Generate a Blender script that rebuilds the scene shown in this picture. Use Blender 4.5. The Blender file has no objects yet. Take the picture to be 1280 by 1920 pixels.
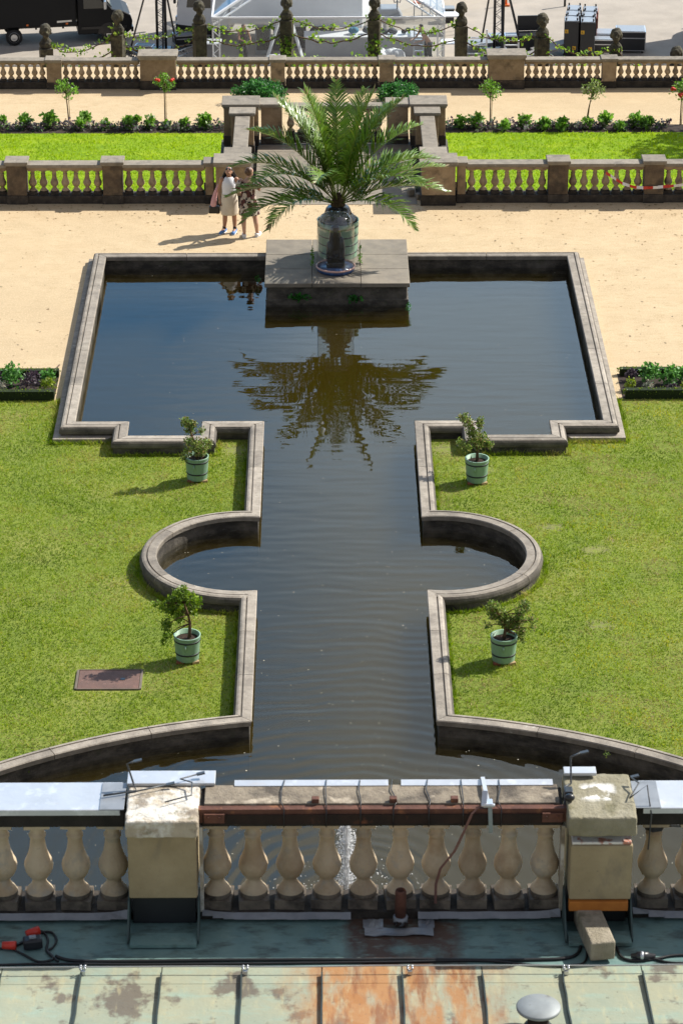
import bpy, bmesh, math, random
import numpy as np
from mathutils import Vector, Matrix, noise as mnoise
R = math.radians
PI = math.pi
random.seed(11)
scene = bpy.context.scene
COL = scene.collection

# ------------------------------------------------------------------ camera
PITCH = R(25.0); FPX = 2600 / math.tan(PITCH); CAMH = 24.0
YAW = math.atan(43 / (FPX / math.cos(PITCH))); CAMX = -0.3407
cd = bpy.data.cameras.new("camera"); cam = bpy.data.objects.new("camera", cd); COL.objects.link(cam)
cam.location = (CAMX, 0, CAMH); cam.rotation_euler = (R(90) - PITCH, 0, -YAW)
cd.sensor_fit = 'VERTICAL'; cd.sensor_height = 36; cd.lens = FPX / 1920 * 36
cd.clip_start = 0.5; cd.clip_end = 2000
cd.dof.use_dof = True; cd.dof.focus_distance = 57; cd.dof.aperture_fstop = 9.0
scene.camera = cam

# ------------------------------------------------------------------ light
SUNV = Vector((0.95, 0.49, 0.94)).normalized()          # towards the sun
SUN_EL = math.asin(SUNV.z); SUN_AZ = math.atan2(SUNV.x, SUNV.y)
w = bpy.data.worlds.new("World"); scene.world = w; w.use_nodes = True
nt = w.node_tree; nt.nodes.clear()
wo = nt.nodes.new('ShaderNodeOutputWorld'); bg = nt.nodes.new('ShaderNodeBackground')
sky = nt.nodes.new('ShaderNodeTexSky'); sky.sky_type = 'NISHITA'; sky.sun_disc = False
sky.sun_elevation = SUN_EL; sky.sun_rotation = SUN_AZ; sky.altitude = 100; sky.air_density = 1.0; sky.dust_density = 1.0; sky.ozone_density = 1.5
bg.inputs['Strength'].default_value = 0.075
# a bright hazy bank added to the sky ahead to brighten the water's reflection, bluer to its left, broken up by noise
def wn(kind, **kw):
    n = nt.nodes.new(kind)
    for k, v in kw.items(): setattr(n, k, v)
    return n
def wmr(src, a, b, c=0.0, d=1.0, smooth=True):
    n = wn('ShaderNodeMapRange'); n.interpolation_type = 'SMOOTHSTEP' if smooth else 'LINEAR'
    for k, v in (('From Min', a), ('From Max', b), ('To Min', c), ('To Max', d)): n.inputs[k].default_value = v
    nt.links.new(src, n.inputs['Value']); return n.outputs['Result']
def wmix(f, a, b):
    n = wn('ShaderNodeMix', data_type='RGBA')
    for i, v in ((0, f), (6, a), (7, b)):
        if isinstance(v, bpy.types.NodeSocket): nt.links.new(v, n.inputs[i])
        else: n.inputs[i].default_value = v
    return n.outputs[2]
SKY = 0.135
bg.inputs['Strength'].default_value = SKY
tc = wn('ShaderNodeTexCoord'); dt = wn('ShaderNodeVectorMath', operation='DOT_PRODUCT'); dt.inputs[1].default_value = (0.0, 0.91, 0.42)
nt.links.new(tc.outputs['Generated'], dt.inputs[0])
mp = wn('ShaderNodeMapping'); mp.inputs['Scale'].default_value = (5, 5, 11); nt.links.new(tc.outputs['Generated'], mp.inputs['Vector'])
cn = wn('ShaderNodeTexNoise'); cn.inputs['Scale'].default_value = 1.3; cn.inputs['Detail'].default_value = 6; nt.links.new(mp.outputs['Vector'], cn.inputs['Vector'])
sxyz = wn('ShaderNodeSeparateXYZ'); nt.links.new(tc.outputs['Generated'], sxyz.inputs[0])
ad = wn('ShaderNodeMath', operation='MULTIPLY_ADD'); nt.links.new(cn.outputs['Fac'], ad.inputs[0]); ad.inputs[1].default_value = 0.10; nt.links.new(sxyz.outputs['X'], ad.inputs[2])
bank = wmix(wmr(ad.outputs[0], -0.01, 0.075), (0.24 / SKY, 0.63 / SKY, 1.15 / SKY, 1), wmix(wmr(sxyz.outputs['Z'], 0.36, 0.50), (0.86 / SKY, 1.20 / SKY, 1.56 / SKY, 1), (0.88 / SKY, 1.0 / SKY, 1.10 / SKY, 1)))
veil = wmix(0.55, sky.outputs['Color'], (0.30 / SKY, 0.262 / SKY, 0.222 / SKY, 1))      # warm tint added over the whole sky to warm the shaded parts
col_ = wmix(wmr(dt.outputs['Value'], 0.80, 0.94), veil, bank)
nt.links.new(col_, bg.inputs['Color']); nt.links.new(bg.outputs['Background'], wo.inputs['Surface'])
sd = bpy.data.lights.new("sun", 'SUN'); sd.energy = 5.0; sd.angle = R(0.55); sd.color = (1, 0.95, 0.87)
sun = bpy.data.objects.new("sun", sd); COL.objects.link(sun); sun.rotation_euler = SUNV.to_track_quat('Z', 'Y').to_euler(); sun.location = (40, 60, 60)
scene.view_settings.view_transform = 'Standard'; scene.view_settings.look = 'None'
scene.view_settings.exposure = 0.5; scene.view_settings.gamma = 1.0
scene.cycles.max_bounces = 8; scene.cycles.transparent_max_bounces = 24; scene.cycles.caustics_reflective = False; scene.cycles.caustics_refractive = False

# ------------------------------------------------------------------ helpers
def ray(px, py):
    q = cam.rotation_euler.to_matrix()
    return q @ Vector(((px - 640) / FPX, (960 - py) / FPX, -1))
def at(px, py, z=0.0):
    d = ray(px, py); t = (z - CAMH) / d.z
    return Vector((CAMX + t * d.x, t * d.y, z))
def atY(px, py, Y):
    d = ray(px, py); t = Y / d.y
    return Vector((CAMX + t * d.x, Y, CAMH + t * d.z))
ORD = ['first', 'second', 'third', 'fourth', 'fifth', 'sixth', 'seventh', 'eighth', 'ninth', 'tenth', 'eleventh', 'twelfth']

def link(o): COL.objects.link(o); return o
def tag(o, label=None, cat=None, group=None, kind=None):
    if label: o['label'] = label
    if cat: o['category'] = cat
    if group: o['group'] = group
    if kind: o['kind'] = kind
    return o
def thing(name, label, cat, loc=(0, 0, 0), rz=0, group=None):
    o = bpy.data.objects.new(name, None); link(o); o.location = loc; o.rotation_euler = (0, 0, rz); o.empty_display_size = .2
    return tag(o, label, cat, group)
def copy_tree(o, parent=None):
    c = o.copy(); link(c); c.parent = parent
    for ch in list(o.children): copy_tree(ch, c)
    return c

class MB:
    def __init__(s): s.v = []; s.f = []; s.m = []; s.s = []; s.c = None
    def add(s, vs, fs, m=0, sm=False):
        b = len(s.v); s.v += [tuple(v) for v in vs]
        for f in fs: s.f.append([b + i for i in f]); s.m.append(m); s.s.append(sm)
        return s
    def box(s, cx, cy, cz, sx, sy, sz, rz=0, m=0, tx=1, ty=1, tilt=None):
        """centre x,y, bottom z, sizes; tx,ty scale of the top"""
        vs = []
        for zz, kx, ky in ((0, 1, 1), (sz, tx, ty)):
            for ax, ay in ((-1, -1), (1, -1), (1, 1), (-1, 1)): vs.append(Vector((ax * sx / 2 * kx, ay * sy / 2 * ky, zz)))
        mt = Matrix.Translation((cx, cy, cz)) @ Matrix.Rotation(rz, 4, 'Z')
        if tilt: mt = mt @ Matrix.Rotation(tilt[0], 4, 'X') @ Matrix.Rotation(tilt[1], 4, 'Y')
        return s.add([mt @ v for v in vs], [(3, 2, 1, 0), (4, 5, 6, 7), (0, 1, 5, 4), (1, 2, 6, 5), (2, 3, 7, 6), (3, 0, 4, 7)], m)
    def bb(s, x0, x1, y0, y1, z0, z1, m=0): return s.box((x0 + x1) / 2, (y0 + y1) / 2, z0, x1 - x0, y1 - y0, z1 - z0, m=m)
    def beam(s, a, b, wd, ht, m=0):
        a = Vector(a); b = Vector(b); d = (b - a).normalized()
        up = Vector((0, 0, 1)) if abs(d.z) < .95 else Vector((0, 1, 0))
        r = d.cross(up).normalized() * wd / 2; u = r.cross(d).normalized() * ht / 2
        vs = [p + i * r + j * u for p in (a, b) for i, j in ((-1, -1), (1, -1), (1, 1), (-1, 1))]
        return s.add(vs, [(0, 1, 2, 3), (7, 6, 5, 4), (4, 5, 1, 0), (5, 6, 2, 1), (6, 7, 3, 2), (7, 4, 0, 3)], m)
    def tube(s, pts, rad, n=8, m=0, sm=True, caps=True, flat=1.0):
        pts = [Vector(p) for p in pts]; k = len(pts)
        if not hasattr(rad, '__len__'): rad = [rad] * k
        vs = []; prev = None
        for i, p in enumerate(pts):
            t = (pts[min(i + 1, k - 1)] - pts[max(i - 1, 0)]).normalized()
            if prev is None:
                a = Vector((1, 0, 0)) if abs(t.x) < .9 else Vector((0, 1, 0))
                r = (a - t * a.dot(t)).normalized()
            else:
                r = (prev - t * prev.dot(t)); r = r.normalized() if r.length > 1e-6 else prev
            prev = r; u = t.cross(r)
            for j in range(n):
                an = 2 * PI * j / n
                vs.append(p + (r * math.cos(an) + u * math.sin(an) * flat) * rad[i])
        fs = [(i * n + j, i * n + (j + 1) % n, (i + 1) * n + (j + 1) % n, (i + 1) * n + j) for i in range(k - 1) for j in range(n)]
        if caps: fs += [tuple(reversed(range(n))), tuple((k - 1) * n + j for j in range(n))]
        return s.add(vs, fs, m, sm)
    def lathe(s, prof, n=20, c=(0, 0, 0), m=0, sm=True, cap0=True, cap1=True, sy=1):
        vs = []; c = Vector(c); k = len(prof)
        for r, z in prof:
            for j in range(n):
                a = 2 * PI * j / n; vs.append(c + Vector((r * math.cos(a), r * math.sin(a) * sy, z)))
        fs = [(i * n + j, i * n + (j + 1) % n, (i + 1) * n + (j + 1) % n, (i + 1) * n + j) for i in range(k - 1) for j in range(n)]
        if cap0: fs.append(tuple(reversed(range(n))))
        if cap1: fs.append(tuple((k - 1) * n + j for j in range(n)))
        return s.add(vs, fs, m, sm)
    def ell(s, c, r, n=14, k=9, m=0, rot=None):
        c = Vector(c); vs = []; fs = []
        for i in range(k + 1):
            t = PI * i / k
            for j in range(n):
                a = 2 * PI * j / n
                p = Vector((r[0] * math.sin(t) * math.cos(a), r[1] * math.sin(t) * math.sin(a), -r[2] * math.cos(t)))
                if rot: p = rot @ p
                vs.append(c + p)
        for i in range(k):
            for j in range(n): fs.append((i * n + j, i * n + (j + 1) % n, (i + 1) * n + (j + 1) % n, (i + 1) * n + j))
        return s.add(vs, fs, m, True)
    def prism(s, out, z0, z1, m=0):
        n = len(out)
        vs = [(x, y, z0) for x, y in out] + [(x, y, z1) for x, y in out]
        return s.add(vs, [tuple(reversed(range(n))), tuple(range(n, 2 * n))] + [(i, (i + 1) % n, n + (i + 1) % n, n + i) for i in range(n)], m)
    def side(s, out, x0, x1, m=0):
        """outline in the y-z plane extruded along x"""
        n = len(out)
        vs = [(x0, y, z) for y, z in out] + [(x1, y, z) for y, z in out]
        return s.add(vs, [tuple(reversed(range(n))), tuple(range(n, 2 * n))] + [(i, (i + 1) % n, n + (i + 1) % n, n + i) for i in range(n)], m)
    def front(s, out, y0, y1, m=0):
        """outline in the x-z plane extruded along y"""
        n = len(out)
        vs = [(x, y0, z) for x, z in out] + [(x, y1, z) for x, z in out]
        return s.add(vs, [tuple(range(n)), tuple(reversed(range(n, 2 * n)))] + [(n + i, n + (i + 1) % n, (i + 1) % n, i) for i in range(n)], m)
    def mesh(s, name, mats):
        me = bpy.data.meshes.new(name); me.from_pydata(s.v, [], s.f)
        for mt in (mats if isinstance(mats, (list, tuple)) else [mats]): me.materials.append(mt)
        me.polygons.foreach_set('material_index', s.m); me.polygons.foreach_set('use_smooth', s.s)
        if s.c is not None:
            at_ = me.attributes.new('Col', 'FLOAT_COLOR', 'POINT')
            at_.data.foreach_set('color', np.asarray(s.c, dtype=np.float32).ravel())
        me.update(); return me
    def build(s, name, mats, parent=None, bevel=0, world=True, fix=True, seg=2):
        if parent is not None and world:
            L = parent.location; 
            pp = parent.parent
            off = Vector(L)
            while pp is not None: off = off + Vector(pp.location); pp = pp.parent
            s.v = [(x - off.x, y - off.y, z - off.z) for x, y, z in s.v]
        me = s.mesh(name, mats)
        if fix:
            b = bmesh.new(); b.from_mesh(me); bmesh.ops.recalc_face_normals(b, faces=b.faces); b.to_mesh(me); b.free()
        o = link(bpy.data.objects.new(name, me)); o.parent = parent
        if bevel:
            md = o.modifiers.new('bevel', 'BEVEL'); md.width = bevel; md.segments = seg; md.limit_method = 'ANGLE'; md.angle_limit = R(40)
        return o
def obj(name, me, parent=None, loc=(0, 0, 0), rz=0, sc=1):
    o = link(bpy.data.objects.new(name, me)); o.parent = parent; o.location = loc; o.rotation_euler = (0, 0, rz); o.scale = (sc,) * 3 if not hasattr(sc, '__len__') else sc
    return o
def cards(name, mat, P, D, U, L, W, C, parent=None):
    """diamond leaves: points P, direction D, side U, lengths L, widths W, colours C"""
    n = len(P); v = np.empty((n, 4, 3)); 
    v[:, 0] = P; v[:, 1] = P + D * (L * .5)[:, None] + U * (W * .5)[:, None]
    v[:, 2] = P + D * L[:, None]; v[:, 3] = P + D * (L * .5)[:, None] - U * (W * .5)[:, None]
    nr = np.cross(D, U); v[:, 1] += nr * (W * .15)[:, None]; v[:, 3] += nr * (W * .15)[:, None]
    me = bpy.data.meshes.new(name)
    me.vertices.add(4 * n); me.vertices.foreach_set('co', v.ravel())
    me.loops.add(4 * n); me.loops.foreach_set('vertex_index', np.arange(4 * n, dtype=np.int32))
    me.polygons.add(n); me.polygons.foreach_set('loop_start', np.arange(0, 4 * n, 4, dtype=np.int32))
    a = me.attributes.new('Col', 'FLOAT_COLOR', 'POINT')
    cc = np.ones((n, 4, 4), dtype=np.float32); cc[:, :, :3] = np.asarray(C)[:, None, :]
    a.data.foreach_set('color', cc.ravel())
    me.materials.append(mat); me.update(calc_edges=True)
    o = link(bpy.data.objects.new(name, me)); o.parent = parent
    return o
def rnd_dirs(rs, n, up=0.0):
    d = rs.normal(size=(n, 3)); d[:, 2] += up; d /= np.linalg.norm(d, axis=1)[:, None]; return d
def foliage(name, mat, blobs, size, cols, seed, parent=None, up=.25, shell=.5, asp=.55, origin=(0, 0, 0)):
    """blobs: (x,y,z, rx,ry,rz, n). leaves fill each blob's volume unevenly"""
    rs = np.random.RandomState(seed); P = []; 
    for (x, y, z, rx, ry, rz, n) in blobs:
        d = rnd_dirs(rs, n); rr = rs.uniform(0, 1, n) ** (1 / 3.) ; rr = shell + (1 - shell) * rr if shell > .7 else rr
        q = d * rr[:, None] * np.array([rx, ry, rz]) 
        # clumping: pull towards a few attractors
        k = max(3, n // 25); A = q[rs.randint(0, n, k)]; idx = rs.randint(0, k, n); t = rs.uniform(0, .4, n)[:, None]
        q = q * (1 - t) + A[idx] * t
        P.append(q + np.array([x, y, z]))
    P = np.concatenate(P) - np.array(origin); n = len(P)
    D = rnd_dirs(rs, n, up); T = rnd_dirs(rs, n); U = np.cross(D, T); U /= np.linalg.norm(U, axis=1)[:, None] + 1e-9
    L = size * rs.uniform(.6, 1.3, n); W = L * asp * rs.uniform(.8, 1.2, n)
    cols = np.asarray(cols); C = cols[rs.randint(0, len(cols), n)] * rs.uniform(.75, 1.25, (n, 1))
    return cards(name, mat, P, D, U, L, W, C, parent)

# ------------------------------------------------------------------ materials
def M(name, c1, c2=None, scale=4, rough=.8, layers=(), bump=0, bscale=40, spec=.3, metal=0, objrand=0, st=(1, 1, 1), lo=.35, hi=.65, detail=6):
    m = bpy.data.materials.new(name); m.use_nodes = True; t = m.node_tree; N = t.nodes; Lk = t.links
    p = N['Principled BSDF']; p.inputs['Roughness'].default_value = rough; p.inputs['Metallic'].default_value = metal
    p.inputs['Specular IOR Level'].default_value = spec
    geo = N.new('ShaderNodeNewGeometry')
    def nz(sc, stretch, det=6):
        mpg = N.new('ShaderNodeMapping'); mpg.inputs['Scale'].default_value = stretch; Lk.new(geo.outputs['Position'], mpg.inputs['Vector'])
        n = N.new('ShaderNodeTexNoise'); n.inputs['Scale'].default_value = sc; n.inputs['Detail'].default_value = det; n.inputs['Roughness'].default_value = .62
        Lk.new(mpg.outputs['Vector'], n.inputs['Vector']); return n.outputs['Fac']
    def ramp(fac, a, b, to=1.0):
        r = N.new('ShaderNodeMapRange'); r.inputs['From Min'].default_value = a; r.inputs['From Max'].default_value = b; r.inputs['To Max'].default_value = to
        Lk.new(fac, r.inputs['Value']); return r.outputs['Result']
    def mixc(fac, a, b):
        x = N.new('ShaderNodeMix'); x.data_type = 'RGBA'
        for sock, val in ((x.inputs[0], fac), (x.inputs[6], a), (x.inputs[7], b)):
            if isinstance(val, bpy.types.NodeSocket): Lk.new(val, sock)
            else: sock.default_value = (*val, 1) if hasattr(val, '__len__') else val
        return x.outputs[2]
    c2 = c2 or tuple(x * .8 for x in c1)
    col = mixc(ramp(nz(scale, st, detail), lo, hi), c1, c2)
    for l in layers:
        f = ramp(nz(l['s'], l.get('st', (1, 1, 1)), l.get('d', 6)), l['lo'], l['hi'], l.get('f', 1.0))
        if 'x' in l:   # a stain limited to a band of x and y
            sx = N.new('ShaderNodeSeparateXYZ'); Lk.new(geo.outputs['Position'], sx.inputs[0])
            for ax in ('x', 'y', 'z'):
                if ax in l:
                    c0, hw, sf = l[ax]
                    s1 = N.new('ShaderNodeMath'); s1.operation = 'SUBTRACT'; Lk.new(sx.outputs['XYZ'.index(ax.upper())], s1.inputs[0]); s1.inputs[1].default_value = c0
                    s2 = N.new('ShaderNodeMath'); s2.operation = 'ABSOLUTE'; Lk.new(s1.outputs[0], s2.inputs[0])
                    nn = nz(l.get('es', 6), (1, 1, 1), 4); s3 = N.new('ShaderNodeMath'); s3.operation = 'MULTIPLY_ADD'; Lk.new(nn, s3.inputs[0]); s3.inputs[1].default_value = l.get('ea', .3); Lk.new(s2.outputs[0], s3.inputs[2])
                    s4 = N.new('ShaderNodeMapRange'); s4.inputs['From Min'].default_value = hw + sf + l.get('ea', .3) * .5; s4.inputs['From Max'].default_value = hw + l.get('ea', .3) * .5; Lk.new(s3.outputs[0], s4.inputs['Value'])
                    s5 = N.new('ShaderNodeMath'); s5.operation = 'MULTIPLY'; Lk.new(s4.outputs['Result'], s5.inputs[0]); Lk.new(f, s5.inputs[1]); f = s5.outputs[0]
        col = mixc(f, col, l['c'])
    if objrand:
        oi = N.new('ShaderNodeObjectInfo'); r = N.new('ShaderNodeMapRange'); r.inputs['To Min'].default_value = 1 - objrand; r.inputs['To Max'].default_value = 1 + objrand
        Lk.new(oi.outputs['Random'], r.inputs['Value']); h = N.new('ShaderNodeHueSaturation'); Lk.new(r.outputs['Result'], h.inputs['Value']); Lk.new(col, h.inputs['Color']); col = h.outputs['Color']
    Lk.new(col, p.inputs['Base Color'])
    if bump:
        b = N.new('ShaderNodeBump'); b.inputs['Strength'].default_value = min(1, bump); b.inputs['Distance'].default_value = .02 * max(1, bump)
        Lk.new(nz(bscale, (1, 1, 1), 5), b.inputs['Height']); Lk.new(b.outputs['Normal'], p.inputs['Normal'])
    return m
def flat(name, c, rough=.5, metal=0, spec=.5, var=.12, scale=8):
    return M(name, c, tuple(x * (1 - var) for x in c), scale=scale, rough=rough, metal=metal, spec=spec)
def leafmat(name, rough=.45, trans=.35, spec=.4):
    m = bpy.data.materials.new(name); m.use_nodes = True; t = m.node_tree; N = t.nodes; p = N['Principled BSDF']
    a = N.new('ShaderNodeAttribute'); a.attribute_name = 'Col'
    p.inputs['Roughness'].default_value = rough; p.inputs['Specular IOR Level'].default_value = spec
    t.links.new(a.outputs['Color'], p.inputs['Base Color'])
    tr = N.new('ShaderNodeBsdfTranslucent'); h = N.new('ShaderNodeHueSaturation'); h.inputs['Value'].default_value = 1.5; h.inputs['Saturation'].default_value = 1.1
    t.links.new(a.outputs['Color'], h.inputs['Color']); t.links.new(h.outputs['Color'], tr.inputs['Color'])
    mx = N.new('ShaderNodeMixShader'); mx.inputs[0].default_value = trans
    t.links.new(p.outputs[0], mx.inputs[1]); t.links.new(tr.outputs[0], mx.inputs[2]); t.links.new(mx.outputs[0], N['Material Output'].inputs['Surface'])
    return m
def clear(name, tint=(1, 1, 1), veil=0.0, rough=.03, ior=1.45, milky=(.8, .8, .8)):
    """thin clear sheet: transparent, mirror by Fresnel, a little milky dust"""
    m = bpy.data.materials.new(name); m.use_nodes = True; t = m.node_tree; N = t.nodes; N.remove(N['Principled BSDF'])
    tr = N.new('ShaderNodeBsdfTransparent'); tr.inputs[0].default_value = (*tint, 1)
    gl = N.new('ShaderNodeBsdfGlossy'); gl.inputs['Roughness'].default_value = rough
    df = N.new('ShaderNodeBsdfDiffuse'); df.inputs[0].default_value = (*milky, 1)
    fr = N.new('ShaderNodeFresnel'); gb = N.new('ShaderNodeNewGeometry'); mi = N.new('ShaderNodeMapRange'); mi.inputs['To Min'].default_value = ior; mi.inputs['To Max'].default_value = 1 / ior
    t.links.new(gb.outputs['Backfacing'], mi.inputs['Value']); t.links.new(mi.outputs['Result'], fr.inputs[0])   # a thin sheet mirrors alike from both sides
    m1 = N.new('ShaderNodeMixShader'); m1.inputs[0].default_value = veil
    m2 = N.new('ShaderNodeMixShader')
    t.links.new(tr.outputs[0], m1.inputs[1]); t.links.new(df.outputs[0], m1.inputs[2])
    t.links.new(fr.outputs[0], m2.inputs[0]); t.links.new(m1.outputs[0], m2.inputs[1]); t.links.new(gl.outputs[0], m2.inputs[2])
    t.links.new(m2.outputs[0], N['Material Output'].inputs['Surface']); return m

lichen = dict(c=(.55, .53, .47), s=9, lo=.66, hi=.74, f=.8)
soot = dict(c=(.035, .033, .03), s=3.0, lo=.5, hi=.72, f=.85)
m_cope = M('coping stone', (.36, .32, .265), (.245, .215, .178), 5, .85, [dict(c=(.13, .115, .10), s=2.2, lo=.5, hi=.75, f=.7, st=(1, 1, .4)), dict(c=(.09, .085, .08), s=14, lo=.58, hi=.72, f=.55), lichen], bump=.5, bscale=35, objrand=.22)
m_copes = M('shaded and stained coping side', (.15, .132, .11), (.085, .076, .066), 4, .88, [dict(c=(.035, .032, .028), s=2.6, lo=.5, hi=.68, f=.8, st=(1, 1, 2)), dict(c=(.26, .235, .2), s=8, lo=.62, hi=.72, f=.6)], bump=.5, bscale=30, objrand=.15)  # base tone darkened to paint shade onto the coping sides; blotches are stain
m_wall = M('dark pond wall stone', (.15, .132, .108), (.075, .066, .055), 4, .85, [dict(c=(.03, .028, .025), s=1.6, lo=.44, hi=.6, f=.85, st=(1, 1, 2)), dict(c=(.17, .155, .135), s=6, lo=.58, hi=.75, f=.7, st=(1, 1, 3)), dict(c=(.05, .06, .025), s=3, lo=.6, hi=.7, f=.5)], bump=.5, bscale=25)
m_ped = M('pedestal slab stone', (.27, .235, .185), (.20, .175, .14), 3, .85, [dict(c=(.17, .155, .135), s=1.8, lo=.52, hi=.72, f=.6), dict(c=(.10, .09, .08), s=18, lo=.62, hi=.72, f=.5)], bump=.4, objrand=.1)
m_sand = M('sandstone', (.33, .25, .16), (.23, .165, .10), 4, .88, [dict(c=(.055, .045, .035), s=2.6, lo=.52, hi=.72, f=.75), dict(c=(.42, .35, .25), s=7, lo=.62, hi=.75, f=.6)], bump=.5, objrand=.15)
m_bal = M('baluster sandstone', (.42, .325, .215), (.30, .22, .14), 6, .88, [dict(c=(.07, .055, .042), s=3.4, lo=.52, hi=.70, f=.7), dict(c=(.5, .45, .36), s=9, lo=.6, hi=.75, f=.5)], bump=.4, objrand=.22)
m_base = M('blackened base stone', (.075, .062, .05), (.03, .026, .022), 5, .9, [dict(c=(.16, .13, .10), s=8, lo=.6, hi=.74, f=.7), dict(c=(.2, .19, .17), s=22, lo=.66, hi=.74, f=.6)], bump=.6, objrand=.2)
m_cap = M('weathered cap stone', (.29, .255, .205), (.21, .185, .15), 5, .88, [dict(c=(.11, .10, .09), s=2.5, lo=.55, hi=.75, f=.6), dict(c=(.12, .11, .10), s=20, lo=.6, hi=.72, f=.5), lichen], bump=.4, objrand=.12)
m_herm = M('herm stone', (.10, .09, .062), (.04, .037, .028), 6, .9, [dict(c=(.21, .20, .11), s=5, lo=.55, hi=.7, f=.5), soot], bump=.6, objrand=.2)
m_sandg = M('sand gravel', (.58, .45, .28), (.50, .385, .235), 1.6, .95, [dict(c=(.43, .31, .17), s=5, lo=.52, hi=.68, f=.6, st=(.6, 1.7, 1)), dict(c=(.36, .26, .145), s=13, lo=.58, hi=.7, f=.6, st=(.6, 1.5, 1)), dict(c=(.47, .36, .22), s=.22, lo=.5, hi=.62, f=.5), dict(c=(.70, .55, .35), s=28, lo=.48, hi=.7, f=.8), dict(c=(.33, .235, .135), s=34, lo=.6, hi=.7, f=.8), dict(c=(.55, .41, .245), s=.35, lo=.5, hi=.66, f=.45), dict(c=(.75, .6, .4), s=90, lo=.6, hi=.7, f=.6)], bump=.8, bscale=55)
m_plaza = M('plaza gravel', (.42, .375, .32), (.345, .31, .265), .8, .95, [dict(c=(.27, .245, .215), s=16, lo=.55, hi=.72, f=.6), dict(c=(.52, .43, .30), s=.12, lo=.5, hi=.7, f=.5), dict(c=(.3, .27, .235), s=.5, lo=.55, hi=.7, f=.4)], bump=.6, bscale=20)
m_lawn = M('lawn turf', (.21, .26, .035), (.15, .21, .027), 1.1, .95, [dict(c=(.27, .205, .135), s=9, lo=.40, hi=.56, f=.6, x=(3.95, 0.22, .12), y=(50.75, 0.12, .12), ea=.2), dict(c=(.27, .205, .135), s=9, lo=.40, hi=.56, f=.6, x=(4.7, 0.22, .12), y=(49.75, 0.12, .12), ea=.2), dict(c=(.27, .205, .135), s=9, lo=.40, hi=.56, f=.6, x=(4.55, 0.2, .12), y=(46.7, 0.12, .12), ea=.2), dict(c=(.27, .205, .135), s=9, lo=.40, hi=.56, f=.6, x=(2.05, 0.12, .12), y=(54.45, 0.25, .12), ea=.2), dict(c=(.27, .205, .135), s=9, lo=.40, hi=.56, f=.6, x=(-2.08, 0.16, .12), y=(54.4, 0.2, .12), ea=.2), dict(c=(.27, .205, .135), s=9, lo=.40, hi=.56, f=.6, x=(2.7, 0.25, .12), y=(53.4, 0.15, .12), ea=.2), dict(c=(.34, .32, .09), s=.55, lo=.5, hi=.68, f=.55), dict(c=(.06, .10, .012), s=9, lo=.5, hi=.65, f=.7), dict(c=(.30, .23, .13), s=1.3, lo=.66, hi=.74, f=.8), dict(c=(.20, .25, .04), s=24, lo=.5, hi=.66, f=.6)], bump=1.0, bscale=45)
m_lawn2 = M('lower lawn turf', (.22, .34, .006), (.17, .28, .005), .7, .95, [dict(c=(.32, .41, .01), s=2.0, lo=.48, hi=.68, f=.7, st=(.35, 1, 1)), dict(c=(.075, .19, .006), s=5, lo=.55, hi=.7, f=.6)], bump=.8, bscale=30)
m_soil = M('bed soil', (.06, .045, .035), (.03, .022, .018), 12, .95, bump=.8)
m_leaf = leafmat('leaf'); m_grass = leafmat('grass blade', .6, .4, .2); m_palm = leafmat('palm leaflet', .36, .10, .55)
m_bark = M('bark', (.16, .095, .055), (.08, .05, .03), 14, .9, bump=.6)
m_tub = M('green tub paint', (.245, .385, .27), (.20, .33, .23), 7, .5, [dict(c=(.30, .40, .31), s=16, lo=.62, hi=.75, f=.5), dict(c=(.08, .10, .07), s=5, lo=.64, hi=.76, f=.5)], spec=.4, st=(3, 3, .6), objrand=.06)
m_hoop = flat('black iron', (.018, .02, .021), .5)
m_earth = M('potting earth', (.055, .032, .022), (.025, .016, .012), 25, .95, bump=1)
m_dark = flat('black paint', (.014, .015, .018), .35)
m_white = flat('white paint', (.78, .79, .8), .4)
m_alu = flat('aluminium', (.6, .62, .65), .32, metal=.85)
m_tyre = flat('tyre rubber', (.02, .02, .02), .8)

# ------------------------------------------------------------------ ground, pond
def sheet(name, out, z, mat, kind='structure'):
    from mathutils.geometry import tessellate_polygon
    tri = tessellate_polygon([[Vector((x, y, 0)) for x, y in out]]); me = bpy.data.meshes.new(name)
    fs = []
    for t_ in tri:
        p, q, r = (out[i] for i in t_); cr_ = (q[0] - p[0]) * (r[1] - p[1]) - (q[1] - p[1]) * (r[0] - p[0])
        fs.append(t_ if cr_ > 0 else tuple(reversed(t_)))
    A = .5 * abs(sum(out[i][0] * out[(i + 1) % len(out)][1] - out[(i + 1) % len(out)][0] * out[i][1] for i in range(len(out))))
    me.from_pydata([(x, y, z) for x, y in out], [], fs); me.update(); B = sum(p.area for p in me.polygons)
    if abs(A - B) > .01 * A: print('BAD TRIANGLES', name, A, B)
    me.materials.append(mat)
    o = link(bpy.data.objects.new(name, me)); o['kind'] = kind; return o

def arc(cx, cy, r, a0, a1, n): return [(cx + r * math.cos(R(a0 + (a1 - a0) * i / n)), cy + r * math.sin(R(a0 + (a1 - a0) * i / n))) for i in range(n + 1)]
XI = 1.52; LC = (-1.82, 49.1); LR = 1.57; FR = 9.67; FC = 33.2
ly = math.sqrt(LR ** 2 - (1.82 - XI) ** 2); la = math.degrees(math.atan2(ly, LC[0] * -1 - XI))
fy = FC + math.sqrt(FR ** 2 - XI ** 2); fa = math.degrees(math.atan2(fy - FC, -XI))
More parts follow.
